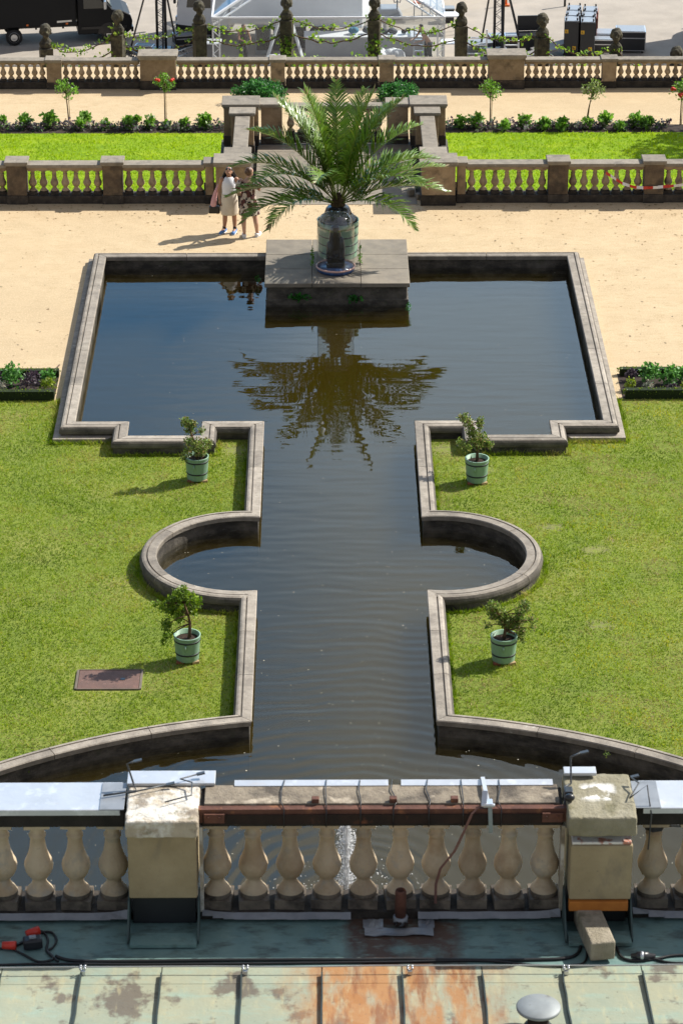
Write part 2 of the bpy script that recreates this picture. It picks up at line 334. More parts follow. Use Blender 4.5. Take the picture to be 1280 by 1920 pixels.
# water-side edge of the left wall, from the palm pedestal round to the palace; True = joint between stones
segs = [[(-1.6, 64.85), (-5.33, 64.85)], [(-5.33, 64.85), (-5.33, 55.2)], [(-5.33, 55.2), (-4.24, 55.2)], [(-4.24, 55.2), (-4.24, 54.48)],
        [(-4.24, 54.48), (-2.76, 54.48)], [(-2.76, 54.48), (-2.76, 55.2)], [(-2.76, 55.2), (-XI, 55.2)], [(-XI, 55.2), (-XI, LC[1] + ly)],
        arc(LC[0], LC[1], LR, la, 360 - la, 36), [(-XI, LC[1] - ly), (-XI, fy)], arc(0, FC, FR, fa, 178, 40)]
path = []
for si, sg in enumerate(segs):
    if len(sg) == 2:
        a, b = Vector(sg[0]), Vector(sg[1]); n = max(1, round((b - a).length / 1.85))
        pts = [a.lerp(b, i / n) for i in range(n + 1)]; br = [True] * (n + 1)
    else:
        pts = [Vector(p) for p in sg]; n = len(pts) - 1; step = 12 if si == 8 else 5
        br = [i % step == 0 or i == n for i in range(n + 1)]
    if path: pts = pts[1:]; br = br[1:]
    path += list(zip(pts, br))
def offs(u):
    out = []
    for i, (p, _) in enumerate(path):
        d0 = (p - path[i - 1][0]).normalized() if i else None
        d1 = (path[i + 1][0] - p).normalized() if i < len(path) - 1 else None
        d0 = d0 or d1; d1 = d1 or d0
        n0 = Vector((d0.y, -d0.x)); n1 = Vector((d1.y, -d1.x)); nn = (n0 + n1).normalized(); k = 1 / max(.35, nn.dot(n0))
        out.append(p + nn * u * k)
    return out
COPE = [(0, .19), (-.01, .275), (.005, .292), (.152, .296), (.155, .268), (.178, .268), (.182, .30), (.225, .297), (.262, .28), (.29, .245), (.304, .195), (.30, .15), (.285, .135), (.27, .13)]
OFFS = {u: offs(u) for u, _ in COPE}
def sweep(mb, i0, i1, prof, table, gap=.006, sgn=1, two=0):
    k = len(prof); rings = []
    for i in range(i0, i1 + 1):
        ring = []
        for u, z in prof:
            p = table[u][i].copy()
            if i == i0: p += (table[u][i + 1] - p).normalized() * gap
            if i == i1: p += (table[u][i - 1] - p).normalized() * gap
            ring.append((p.x * sgn, p.y, z))
        rings.append(ring)
    vs = [v for r in rings for v in r]
    fs = [(a * k + j, a * k + (j + 1) % k, (a + 1) * k + (j + 1) % k, (a + 1) * k + j) for a in range(len(rings) - 1) for j in range(k)]
    n0 = len(fs); fs += [tuple(range(k)), tuple(range((len(rings) - 1) * k, len(rings) * k))]
    mb.add(vs, fs)
    if two:
        for i in range(n0):
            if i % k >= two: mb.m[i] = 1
brk = [i for i, (_, b) in enumerate(path) if b]
WPROF = [(.035, -1.9), (.035, .186), (.268, .186), (.268, -.4), (.25, -1.9)]; WT = {u: offs(u) for u, _ in WPROF}
LPROF = [(.27, -.3), (.27, .10), (.42, .085), (.425, -.3)]; LT = {u: offs(u) for u, _ in LPROF}
n_led = next(i for i, (p, b) in enumerate(path) if abs(p.x + 4.24) < .01 and abs(p.y - 55.2) < .01)
for sgn, sd_ in ((1, 'left'), (-1, 'right')):
    t = thing('pond_wall', f'low grey stone pond wall with rounded coping along the {sd_} side of the water', 'wall', (sgn * -1.6, 64.85, 0))
    mb = MB(); sweep(mb, 0, len(path) - 1, WPROF, WT, 0, sgn); mb.build('wall_face', m_wall, t)
    mb = MB(); sweep(mb, 0, n_led, LPROF, LT, 0, sgn); mb.build('plinth_ledge', m_cope, t)
    for a, b in zip(brk[:-1], brk[1:]):
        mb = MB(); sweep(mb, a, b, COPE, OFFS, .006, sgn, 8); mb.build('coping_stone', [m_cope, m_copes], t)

under = offs(.2)
lw = [(p.x, p.y) for p in under if p.y < 57.0 and p.x > -9.86]
first = next(i for i, p in enumerate(under) if p.y < 57.0)
lw = [(-5.53, 57.0)] + lw + [(-9.87, 33.2), (-40, 33.2), (-40, 57.0)]
sheet('lawn', lw, 0, m_lawn); sheet('lawn', [(-x, y) for x, y in lw], 0, m_lawn)
sheet('gravel_path', [(-40, 57.0), (-5.53, 57.0), (-5.53, 65.05), (5.53, 65.05), (5.53, 57.0), (40, 57.0), (40, 69.75), (-40, 69.75)], 0, m_sandg)
sheet('forecourt', [(-40, 19), (-9.87, 19), (-9.87, 33.2), (-40, 33.2)], 0, m_sandg); sheet('forecourt', [(40, 19), (9.87, 19), (9.87, 33.2), (40, 33.2)], 0, m_sandg)

# water: a rippled mirror over turbid olive depth, seen through several thin murky levels
def water_mat():
    m = bpy.data.materials.new('pond water surface'); m.use_nodes = True; t = m.node_tree; N = t.nodes; L = t.links; N.remove(N['Principled BSDF'])
    geo = N.new('ShaderNodeNewGeometry')
    def math_(op, a, b=None):
        x = N.new('ShaderNodeMath'); x.operation = op
        for i, q in enumerate((a, b)):
            if q is None: continue
            if isinstance(q, bpy.types.NodeSocket): L.new(q, x.inputs[i])
            else: x.inputs[i].default_value = q
        return x.outputs[0]
    sub = N.new('ShaderNodeVectorMath'); sub.operation = 'SUBTRACT'; L.new(geo.outputs['Position'], sub.inputs[0]); sub.inputs[1].default_value = (0, 38.1, 0)
    ln = N.new('ShaderNodeVectorMath'); ln.operation = 'LENGTH'; L.new(sub.outputs[0], ln.inputs[0]); d = ln.outputs['Value']
    n0 = N.new('ShaderNodeTexNoise'); n0.inputs['Scale'].default_value = .7; n0.inputs['Detail'].default_value = 1; L.new(geo.outputs['Position'], n0.inputs['Vector'])
    ph = math_('ADD', math_('MULTIPLY', d, 21.0), math_('MULTIPLY', n0.outputs['Fac'], 12.0))
    ring = math_('SINE', ph)
    fall = N.new('ShaderNodeMapRange'); fall.inputs['From Min'].default_value = 1; fall.inputs['From Max'].default_value = 17; fall.inputs['To Min'].default_value = 1; fall.inputs['To Max'].default_value = .08; L.new(d, fall.inputs['Value'])
    fall2 = math_('POWER', fall.outputs['Result'], 2.0)
    mp = N.new('ShaderNodeMapping'); mp.inputs['Scale'].default_value = (.55, 2.0, 1); L.new(geo.outputs['Position'], mp.inputs['Vector'])
    n1 = N.new('ShaderNodeTexNoise'); n1.inputs['Scale'].default_value = 1.5; n1.inputs['Detail'].default_value = 1.2; n1.inputs['Roughness'].default_value = .45; L.new(mp.outputs[0], n1.inputs['Vector'])
    h = math_('ADD', math_('MULTIPLY', math_('MULTIPLY', ring, fall2), 0.0019), math_('MULTIPLY', n1.outputs['Fac'], .005))
    bp = N.new('ShaderNodeBump'); bp.inputs['Strength'].default_value = 1; bp.inputs['Distance'].default_value = 1.0; L.new(h, bp.inputs['Height'])
    fr = N.new('ShaderNodeFresnel'); mi = N.new('ShaderNodeMapRange'); mi.inputs['To Min'].default_value = 1.43; mi.inputs['To Max'].default_value = 1 / 1.43; L.new(geo.outputs['Backfacing'], mi.inputs['Value']); L.new(mi.outputs['Result'], fr.inputs[0]); L.new(bp.outputs[0], fr.inputs['Normal'])
    gl = N.new('ShaderNodeBsdfGlossy'); gl.inputs['Roughness'].default_value = .015; L.new(bp.outputs[0], gl.inputs['Normal'])
    tr = N.new('ShaderNodeBsdfTransparent'); tr.inputs[0].default_value = (.97, .97, .93, 1)
    mx = N.new('ShaderNodeMixShader'); L.new(fr.outputs[0], mx.inputs[0]); L.new(tr.outputs[0], mx.inputs[1]); L.new(gl.outputs[0], mx.inputs[2])
    L.new(mx.outputs[0], N['Material Output'].inputs['Surface']); return m
def murk_mat(name, fac, c):
    m = bpy.data.materials.new(name); m.use_nodes = True; t = m.node_tree; N = t.nodes; L = t.links; N.remove(N['Principled BSDF'])
    tr = N.new('ShaderNodeBsdfTransparent'); df = N.new('ShaderNodeBsdfDiffuse'); df.inputs[0].default_value = (*c, 1)
    mx = N.new('ShaderNodeMixShader'); mx.inputs[0].default_value = fac
    L.new(tr.outputs[0], mx.inputs[1]); L.new(df.outputs[0], mx.inputs[2]); L.new(mx.outputs[0], N['Material Output'].inputs['Surface']); return m
MC = (.050, .036, .005)
wm = MB(); mats = [water_mat()]
wm.add([(-9.8, 19.3, -.03), (9.8, 19.3, -.03), (9.8, 65.1, -.03), (-9.8, 65.1, -.03)], [(0, 1, 2, 3)], 0)
for i, (z, fac) in enumerate(((-.08, .10), (-.17, .16), (-.28, .24), (-.40, .34), (-.55, .48), (-.74, 1.0))):
    mats.append(murk_mat(f'murk level {i}', fac, MC)); wm.add([(-9.8, 19.3, z), (9.8, 19.3, z), (9.8, 65.1, z), (-9.8, 65.1, z)], [(0, 1, 2, 3)], i + 1)
wo_ = wm.build('water', mats, fix=False); wo_['kind'] = 'structure'

# petals and fluff drifting on the water
rs = np.random.RandomState(5); pm = MB(); cnt = 0
def in_pond(x, y):
    if y > 55.2: return abs(x) < 5.3
    if y > 54.5 and 2.8 < abs(x) < 4.2: return True
    if y > FC and x * x + (y - FC) ** 2 < 9.6 ** 2: return True
    if abs(x) < 1.5: return True
    return (abs(x) - 1.82) ** 2 + (y - 49.1) ** 2 < 1.5 ** 2
while cnt < 620:
    y = rs.uniform(33, 50) if rs.rand() < .85 else rs.uniform(50, 64.7); x = rs.uniform(-6, 6)
    if not in_pond(x, y): continue
    r = rs.uniform(.004, .011) * (1.5 if rs.rand() < .08 else 1); a0 = rs.uniform(0, 6); n = 5
    pm.add([(x + r * math.cos(a0 + k * 2 * PI / n) * rs.uniform(.6, 1.2), y + r * math.sin(a0 + k * 2 * PI / n) * rs.uniform(.6, 1.2), -.026) for k in range(n)], [tuple(range(n))]); cnt += 1
tag(pm.build('floating_petals', M('pale fluff', (.62, .6, .5), rough=.9)), 'pale petals and fluff drifting on the pond', 'petals', kind='stuff')

# ------------------------------------------------------------------ pedestal in the pond
t = thing('palm_pedestal', 'square stone slab pedestal standing in the pond under the palm', 'pedestal', (0, 63.95, 0))
mb = MB(); mb.bb(-1.56, 1.56, 62.58, 65.3, -1.9, .40); mb.bb(-1.6, 1.6, 62.55, 65.3, -1.9, .1); mb.build('base_block', m_wall, t, .012)
X = [-1.63, -.56, .53, 1.63]
for i in range(3):
    yy = [62.5, 63.45, 64.4, 65.42] if i != 1 else [62.5, 65.42]
    for j in range(len(yy) - 1):
        mb = MB(); mb.bb(X[i] + .004, X[i + 1] - .004, yy[j] + .004, yy[j + 1] - .004, .402, .5); mb.build('top_slab', m_ped, t, .012)
ivy = [(.03, .17, .02), (.05, .22, .03), (.02, .12, .02)]
for (px, py, n, lb, gx) in ((562, 556, 90, 'round leaved weed clump in the left half of the pedestal front joint', .30), (668, 560, 60, 'small dark weed clump in the middle of the pedestal front joint', .26)):
    p = atY(px, py, 62.52); tag(foliage('wall_weed', m_leaf, [(p.x, p.y - .02, p.z, gx, .07, .09, n)], .075, ivy, px, asp=.9), lb, 'weed')
for (px, lb) in ((585, 'tall thin green weed growing left of the glass dome'), (674, 'tall thin green weed growing right of the glass dome')):
    p = at(px, 502 if px < 600 else 498, .5); o = thing('upright_weed', lb, 'weed', p)
    mb = MB(); mb.tube([p, p + Vector((.01, 0, .28)), p + Vector((-.01, 0, .55))], [.006, .005, .003], 5); mb.build('stem', m_bark, o)
    foliage('leaves', m_leaf, [(p.x, p.y, p.z + .2, .05, .05, .2, 60), (p.x, p.y, p.z + .42, .025, .025, .12, 20)], .05, [(.13, .30, .03), (.08, .2, .02)], px, o, origin=p)
for k, (px, py) in enumerate(((484, 522), (765, 575))):
    p = at(px, py, .15); tag(foliage('edge_weed', m_leaf, [(p.x, p.y, .12, .07, .1, .14, 45)], .05, ivy, 70 + k), f'small weed hanging from the {"left" if k == 0 else "right"} side of the pedestal above the water', 'weed')

# ------------------------------------------------------------------ tubs
def tub_mesh(h, r0, r1, hoops, name='tub'):
    body = MB(); n = 28
    body.lathe([(r0, 0), (r0 + .002, .02), (r1, h - .012), (r1 + .004, h), (r1 - .022, h), (r1 - .026, h - .09), (0.001, h - .09)], n, cap1=False)
    hp = MB()
    return body, hp
def make_tub(label, loc, h, r0, r1, hoops, rz=0, group=None, handle=True, cat='plant tub'):
    t = thing('plant_tub', label, cat, loc, rz, group)
    body, _ = tub_mesh(h, r0, r1, hoops); body.build('tub_body', m_tub, t, world=False)
    for f in hoops:
        r = r0 + (r1 - r0) * f + .006; z = h * f; q = MB(); q.lathe([(r - .012, z - .014), (r, z - .014), (r + .001, z + .014), (r - .012, z + .014)], 28, cap0=False, cap1=False); q.build('hoop', m_hoop, t, world=False)
    q = MB(); q.lathe([(.001, h - .07), (r1 * .5, h - .065), (r1 - .024, h - .082)], 20, cap0=False, cap1=False); q.build('earth', m_earth, t, world=False)
    if handle:
        q = MB(); r = r0 + (r1 - r0) * .72; q.tube([(0, -r - .005, h * .74), (0, -r - .04, h * .73), (0, -r - .035, h * .58)], [.018, .02, .014], 6); q.build('handle', m_tub, t, world=False)
    return t

# ------------------------------------------------------------------ palm, its tub, the glass dome
PX, PY = .03, 64.36
make_tub('large pale green tub with black hoops holding the palm on the pond pedestal', (PX, PY, .5), .86, .43, .475, (.16, .4, .63, .87), handle=False)
mb = MB(); rr = random.Random(4); vs = []; n = 44; prof = [(.44, .83), (.40, .92), (.31, .99), (.30, 1.02), (.27, 1.14), (.17, 1.2), (.1, 1.21)]
mb.lathe(prof, n, (PX, PY, .5), sm=True)
for i, v in enumerate(mb.v):
    j = i % n; k = 1 + .035 * ((j % 2) * 2 - 1) * rr.uniform(.2, 1.3); mb.v[i] = (PX + (v[0] - PX) * k, PY + (v[1] - PY) * k, v[2] + rr.uniform(-.008, .008))
tag(mb.build('plastic_wrap', flat('black plastic film', (.018, .02, .03), .18, spec=.8)), 'black gathered plastic film covering the earth of the palm tub', 'plastic film')
palm = thing('date_palm', 'large feathery date palm with arching fronds in the green tub', 'palm', (PX, PY, 1.62))
mb = MB(); mb.tube([(PX, PY, 1.3), (PX, PY, 1.62), (PX, PY, 1.85), (PX, PY, 2.0)], [.17, .19, .14, .05], 12); mb.build('trunk', M('palm fibre', (.09, .06, .03), (.035, .025, .012), 18, .95, bump=1), palm)
m_rach = M('frond rib', (.27, .29, .055), (.2, .25, .04), 3, .5)
def frond(az, el, L, droop, seed, twist=0, sway=0):
    r = random.Random(seed); a = R(az); base = Vector((PX + .1 * math.cos(a), PY + .1 * math.sin(a), 1.68 + .22 * math.sin(R(el))))
    n = 22; pts = [base]; e = R(el); hd = a
    for i in range(n):
        s = (i + 1) / n; ee = e - R(droop) * s ** 1.5; hd = a + R(sway) * s * s
        pts.append(pts[-1] + Vector((math.cos(ee) * math.cos(hd), math.cos(ee) * math.sin(hd), math.sin(ee))) * (L / n))
    mb = MB(); mb.tube(pts, [.019 * (1 - .85 * i / n) for i in range(n + 1)], 5)
    mb.c = [(.2, .26, .045, 1)] * len(mb.v)
    nl = int(48 * L / 2)
    for sd_ in (-1, 1):
        for k in range(nl):
            s = .10 + .90 * (k + r.uniform(-.3, .3)) / nl; s = min(.999, max(.06, s)); fi = s * n; i = int(fi); fr_ = fi - i
            p = pts[i].lerp(pts[i + 1], fr_); tg = (pts[i + 1] - pts[i]).normalized()
            side = tg.cross(Vector((0, 0, 1)))
            side = side.normalized() if side.length > .1 else Vector((-math.sin(a), math.cos(a), 0))
            up = side.cross(tg).normalized()
            tw = R(twist); side, up = side * math.cos(tw) + up * math.sin(tw), up * math.cos(tw) - side * math.sin(tw)
            ll = (.17 + .42 * math.sin(PI * min(1, s * 1.02 + .06)) ** .7) * r.uniform(.75, 1.15) * (L / 2.3) ** .5
            fw = .55 + .75 * s + r.uniform(-.12, .12)
            d = (side * sd_ + tg * fw + up * (.42 + r.uniform(-.28, .3))).normalized()
            wd = .0165; wv = d.cross(up).normalized() if d.cross(up).length > .05 else tg
            nrm = wv.cross(d)
            wv = (wv + nrm * .5 * sd_).normalized() * wd
            p1 = p + d * ll * .55; p2 = p1 + (d + Vector((0, 0, -.28 - .1 * r.random()))).normalized() * ll * .45
            b = len(mb.v)
            mb.add([p - wv * .7, p + wv * .7, p1 + wv, p1 - wv, p2], [(0, 1, 2, 3), (3, 2, 4)], 0, False)
            g = r.uniform(.75, 1.25); yl = max(0, r.gauss(0, .5)) * .5
            c = ((.105 + .13 * yl) * g, (.20 + .06 * yl) * g, .022 * g, 1)
            if s > .93 and r.random() < .25: c = (.22 * g, .16 * g, .06 * g, 1)
            mb.c += [c, c, c, c, c]
    return mb
# azimuth (0 = right, 90 = away), elevation, length, droop, twist, sway
FR_ = [(95, 86, 2.6, 10, 0, 0), (200, 82, 2.7, 16, 20, 0), (338, 81, 2.7, 18, -20, 0), (160, 70, 2.65, 30, 0, 0), (20, 69, 2.65, 32, 0, 0), (60, 74, 2.5, 28, 0, 0), (124, 72, 2.5, 30, 0, 0), (38, 70, 2.5, 42, 10, 0), (142, 70, 2.5, 44, -10, 0),
       (12, 62, 2.55, 58, 0, 20), (170, 61, 2.6, 62, 0, -15), (2, 47, 2.45, 60, 0, 10), (180, 46, 2.55, 66, 0, 0), (206, 48, 2.4, 70, 0, 10), (334, 46, 2.4, 70, 0, -8),
       (28, 40, 2.35, 58, 0, 0), (350, 28, 2.45, 48, 0, 8), (187, 27, 2.5, 54, 0, -6), (198, 20, 2.3, 60, 0, 8), (222, 28, 2.2, 76, 0, 6), (322, 24, 2.2, 70, 0, 0), (8, 33, 2.5, 42, 0, 6), 
       (255, 58, 2.2, 70, 0, 0), (178, 76, 2.5, 36, 0, 0), (3, 76, 2.5, 36, 0, 0)]
for i, (az, el, L, dr, tw, sw) in enumerate(FR_):
    frond(az, el, L * 1.02, dr, 100 + i, tw, sw).build('frond', m_palm, palm, fix=False)

BX, BY = -.03, 63.36
t = thing('glass_dome', 'tall clear dome on a round blue base standing before the palm tub', 'glass dome', (BX, BY, .5))
mb = MB(); mb.lathe([(.395, 0), (.425, .03), (.43, .10), (.001, .10)], 40, (BX, BY, .5), cap1=False)
base = mb.build('round_base', M('deep blue glaze', (.012, .035, .12), (.03, .09, .24), 9, .3, [dict(c=(.25, .38, .5), s=22, lo=.62, hi=.7, f=.7)], spec=.5), t)
mb = MB(); mb.lathe([(.43, .085), (.447, .095), (.447, .125), (.425, .13), (.42, .1)], 40, (BX, BY, .5), cap0=False, cap1=False)
o = mb.build('rim', flat('pink rim glaze', (.6, .38, .33), .35), base); o.location = (0, 0, 0)
mb = MB(); mb.lathe([(.418, .13), (.418, 1.02), (.405, 1.13), (.36, 1.25), (.28, 1.33), (.16, 1.37), (.01, 1.38)], 44, (BX, BY, .5), cap0=False)
m_glass = clear('clear dome', (.97, .985, .98), .012, .05, 2.0)
mb.build('dome', m_glass, t, fix=False)
t = thing('black_sculpture', 'glossy black hooded sculpture under the clear dome', 'sculpture', (BX, BY, .6))
m_sc = flat('black gloss', (.007, .008, .012), .25, spec=.5)
mb = MB(); mb.box(BX, BY, .6, .42, .28, .12, m=0); mb.build('plinth', m_sc, t, .025)
mb = MB(); mb.lathe([(.14, .0), (.14, .35), (.135, .6), (.12, .76), (.10, .83), (.06, .862), (.001, .87)], 18, (BX - .01, BY, .7), sy=.75, cap1=False); mb.build('hooded_column', m_sc, t)
for sx in (-1, 1):
    mb = MB(); mb.tube([(BX + sx * .125, BY - .03, .70), (BX + sx * .135, BY - .03, .9), (BX + sx * .132, BY - .03, 1.14), (BX + sx * .128, BY - .02, 1.22 + .05 * sx), (BX + sx * .12, BY - .02, 1.25 + .05 * sx)], [.075, .078, .07, .055, .02], 10); mb.build('shoulder', m_sc, t)

# ------------------------------------------------------------------ potted shrubs on the lawn
G1 = [(.19, .27, .06), (.13, .21, .04), (.27, .33, .10), (.08, .13, .025), (.30, .24, .11)]
G2 = [(.18, .29, .03), (.12, .21, .02), (.27, .36, .05), (.07, .13, .015)]
BL = [ # tub centre pixel (rim), scale, rim z, blobs in pixels: x, y, radius, leaves, depth
    dict(l='upper left shrub in a green tub, upright and loose before the wall notch', p=(370, 896), rim=(370, 868), s=94, st=[(0, 0), (2, -18), (-8, -40), (-14, -62)],
         b=[(-19, -66, 7, 120, 0), (-6, -62, 6, 90, 2), (-12, -50, 8, 130, 0), (-14, -34, 7, 90, -3), (6, -24, 13, 260, 0), (18, -20, 8, 120, 3), (-16, -18, 8, 100, -4), (-24, -4, 6, 40, -5), (8, -10, 9, 120, 4), (10, -46, 5, 30, 2)], g=G1, d=1.0),
    dict(l='upper right shrub in a green tub, with bare forked stem and open crown', p=(893, 900), rim=(893, 870), s=94, st=[(0, 0), (0, -22), (-4, -36), (-14, -62)],
         b=[(-27, -78, 7, 80, 0), (-18, -68, 8, 100, 0), (-12, -56, 8, 100, 0), (3, -70, 6, 70, 2), (4, -60, 5, 50, 0), (-8, -42, 10, 150, 0), (-22, -32, 9, 120, -4), (6, -38, 8, 110, 3), (16, -28, 8, 100, 2), (0, -28, 9, 120, 0), (22, -26, 6, 60, 3), (-30, -28, 7, 50, 0)], g=G1, d=1.0),
    dict(l='lower left shrub of the four in green tubs, bushy and leaning out to the left', p=(352, 1234), rim=(352, 1197), s=108, st=[(4, 0), (6, -26), (3, -42), (-4, -64)],
         b=[(-10, -78, 12, 190, 0), (8, -74, 11, 160, 0), (16, -58, 9, 130, 4), (-22, -66, 12, 180, 0), (-34, -60, 10, 110, -3), (-46, -66, 8, 40, -3), (-26, -46, 11, 170, 0), (-36, -32, 9, 130, -4), (-12, -46, 11, 150, 3), (-34, -14, 7, 60, -4), (-42, -4, 4, 24, -5), (-14, -26, 9, 110, 4), (-4, -88, 5, 30, 0), (-58, -64, 6, 24, 0), (12, -44, 7, 70, 2)], g=G2, d=1.1),
    dict(l='lower right shrub of the four in green tubs, with branches spreading in a wide V', p=(943, 1236), rim=(943, 1197), s=108, st=[(0, 0), (2, -14), (0, -24), (-8, -40)],
         b=[(-26, -64, 8, 90, 0), (-18, -56, 9, 130, 0), (-22, -44, 8, 90, 0), (-8, -42, 10, 160, 0), (2, -34, 11, 190, 0), (8, -22, 10, 160, 3), (20, -28, 9, 110, 0), (30, -48, 8, 100, 2), (38, -56, 8, 80, 2), (42, -50, 5, 30, 2), (30, -30, 8, 90, 3), (34, -8, 6, 60, 4), (32, 6, 6, 50, 5), (26, -14, 7, 70, 5), (52, -34, 7, 40, 0), (54, -22, 6, 26, 0), (-30, -20, 5, 24, 0), (36, 14, 4, 24, 5)], g=G1, d=1.1)]
TUBL = ['upper left green tub, standing by the notch in the pond wall', 'upper right green tub of the four, holding the shrub with a bare forked stem', 'lower left green tub, standing beside the rusty cover plate', 'lower right green tub, blotched and partly hidden by drooping leaves']
m_brick = M('old brick', (.30, .11, .06), (.2, .07, .045), 20, .9); m_wood = M('wood wedge', (.45, .32, .18), (.36, .25, .14), 10, .85)
for i, q in enumerate(BL):
    g = at(q['p'][0], q['p'][1], .04); h = .47 if i < 2 else .46
    make_tub(TUBL[i], (g.x, g.y, .04), h, .195, .232, (.30, .82), rz=R(-12 if i < 2 else -5), group='green tubs on the lawn')
    for k, (ax, ay) in enumerate(((-.12, -.13), (.14, -.12), (0, .15))):
        mb = MB(); mb.box(g.x + ax, g.y + ay, 0, .13, .07, .05, rz=R(20 * k)); o = mb.build('wedge', m_brick if i % 2 and k == 0 else (m_wood if k == 1 else m_brick), None, .006)
        tag(o, f'{"brick" if (i % 2 and k == 0) or k != 1 else "pale wood"} wedge under the {["front left", "front right", "back"][k]} of the {["upper left", "upper right", "lower left", "lower right"][i]} green tub', 'wedge')
    zr = .04 + h; Z = lambda dy: zr - .05 - dy / (q['s'] * .91); rnd = random.Random(40 + i)
    sh = thing('potted_shrub', q['l'], 'shrub', (g.x, g.y, zr - .06), group='shrubs in green tubs')
    mb = MB(); st = [Vector((g.x + x / q['s'], g.y, Z(y))) for x, y in q['st']]
    mb.tube(st, [.034, .026, .02, .012], 7); blobs = []
    for (x, y, r, n, dp) in q['b']:
        c = Vector((g.x + x / q['s'], g.y + dp * .03 + rnd.uniform(-.08, .08), Z(y))); rr_ = r / q['s'] * 1.5
        j = min(range(1, 4), key=lambda k: (st[k] - c).length); mid = st[j].lerp(c, .5) + Vector((0, 0, .03))
        mb.tube([st[j], mid, c], [.013, .009, .004], 5); blobs.append((c.x, c.y, c.z, rr_, rr_, rr_, int(n * 1.9)))
        for _ in range(3): 
            e = c + Vector((rnd.uniform(-1, 1), rnd.uniform(-1, 1), rnd.uniform(-.6, 1))) * rr_; mb.tube([c.lerp(mid, .3), e], [.005, .002], 4)
    mb.build('trunk', m_bark, sh)
    foliage('foliage', m_leaf, blobs, .052, q['g'], 60 + i, sh, origin=sh.location, shell=.3)

# rusty cover plate in the left lawn
c = [at(145, 1258), at(262, 1257), at(262, 1294), at(145, 1295)]
t = thing('cover_plate', 'rusty brown metal cover plate set flat in the left lawn', 'cover plate', (-4.0, 44.7, 0))
m_rp = M('rusty plate', (.165, .095, .075), (.12, .075, .062), 3, .75, [dict(c=(.24, .14, .11), s=10, lo=.55, hi=.7, f=.6)], bump=.3)
mb = MB(); mb.bb(-4.5, -3.46, 44.37, 45.04, -.05, .022); pl = mb.build('plate', m_rp, t, .006)
mb = MB()
for x0, x1, y0, y1 in ((-4.52, -3.44, 44.35, 44.366), (-4.52, -3.44, 45.044, 45.06), (-4.545, -4.505, 44.366, 45.044), (-3.455, -3.415, 44.366, 45.044)): mb.bb(x0, x1, y0, y1, -.05, .03)
mb.build('frame', M('worn frame', (.17, .14, .11)), t, .004)
mb = MB(); mb.bb(-3.78, -3.71, 44.68, 44.74, .0, .03); mb.build('lifting_hole', m_dark, t)

# ------------------------------------------------------------------ balustrades
def baluster_mesh(name, h, k=1.0, mat=m_bal, base=m_base):
    mb = MB(); P = [(.10, .10), (.105, .118), (.103, .155), (.09, .187), (.072, .215), (.056, .25), (.051, .285), (.053, .30), (.07, .325), (.088, .36), (.102, .405), (.109, .455), (.102, .51), (.085, .56), (.069, .62), (.058, .70), (.052, .785), (.062, .795), (.064, .82), (.052, .832), (.05, .895), (.058, .925), (.074, .945)]
    mb.lathe([(r * k, z * h) for r, z in P], 18, cap0=False, cap1=False)
    mb.box(0, 0, h * .94, .19 * k, .19 * k, h * .06); mb.box(0, 0, 0, .225 * k, .225 * k, h * .105, m=1)
    for i in range(18): mb.m[i] = mb.m[18 + i] = 1
    return mb.mesh(name, [mat, base])
ME_B = baluster_mesh('baluster', .64, .93)
def run(t, x0, x1, Y, z0, n, base=m_base, hb=.20, dep=.34, hrail=.16, capm=m_cap, rot=False, me=ME_B, hbal=.64):
    """one bay along x (or along y when rot): base course, n balusters, rail"""
    def bx(a, b, c, d, z, zz): return (a, b, c, d, z, zz) if not rot else (c, d, a, b, z, zz)
    mb = MB(); mb.bb(*bx(x0, x1, Y - dep / 2 - .02, Y + dep / 2 + .02, z0, z0 + hb)); mb.build('base_course', base, t, .012)
    for i in range(n):
        c = x0 + (x1 - x0) * (i + .5) / n
        o = obj('baluster', me, t); o.rotation_euler = (random.uniform(-.012, .012), random.uniform(-.012, .012), random.uniform(-.1, .1)); p = Vector((c, Y, z0 + hb)) if not rot else Vector((Y, c, z0 + hb)); o.location = p - t.location
    mb = MB(); zt = z0 + hb + hbal
    mb.bb(*bx(x0, x1, Y - dep / 2 + .02, Y + dep / 2 - .02, zt, zt + hrail * .45)); mb.build('rail', m_sand, t, .01)
    mb = MB(); mb.bb(*bx(x0 + .003, x1 - .003, Y - dep / 2 - .02, Y + dep / 2 + .02, zt + hrail * .45 + .002, zt + hrail)); mb.build('rail_cap', capm, t, .014)
def pier(t, x0, x1, y0, y1, z0, h, cap=.11, over=.05, dark=.22, body=m_sand):
    mb = MB(); mb.bb(x0 - .02, x1 + .02, y0 - .02, y1 + .02, z0, z0 + dark); p = mb.build('pier_foot', m_base, t, .012)
    mb = MB(); mb.bb(x0, x1, y0, y1, z0 + dark + .002, z0 + h - cap); mb.build('pier', body, t, .012)
    mb = MB(); mb.bb(x0 - over * .5, x1 + over * .5, y0 - over * .5, y1 + over * .5, z0 + h - cap + .002, z0 + h - cap * .6)
    mb.bb(x0 - over, x1 + over, y0 - over, y1 + over, z0 + h - cap * .6 + .001, z0 + h); mb.build('pier_cap', m_cap, t, .012)
Y1 = 69.6
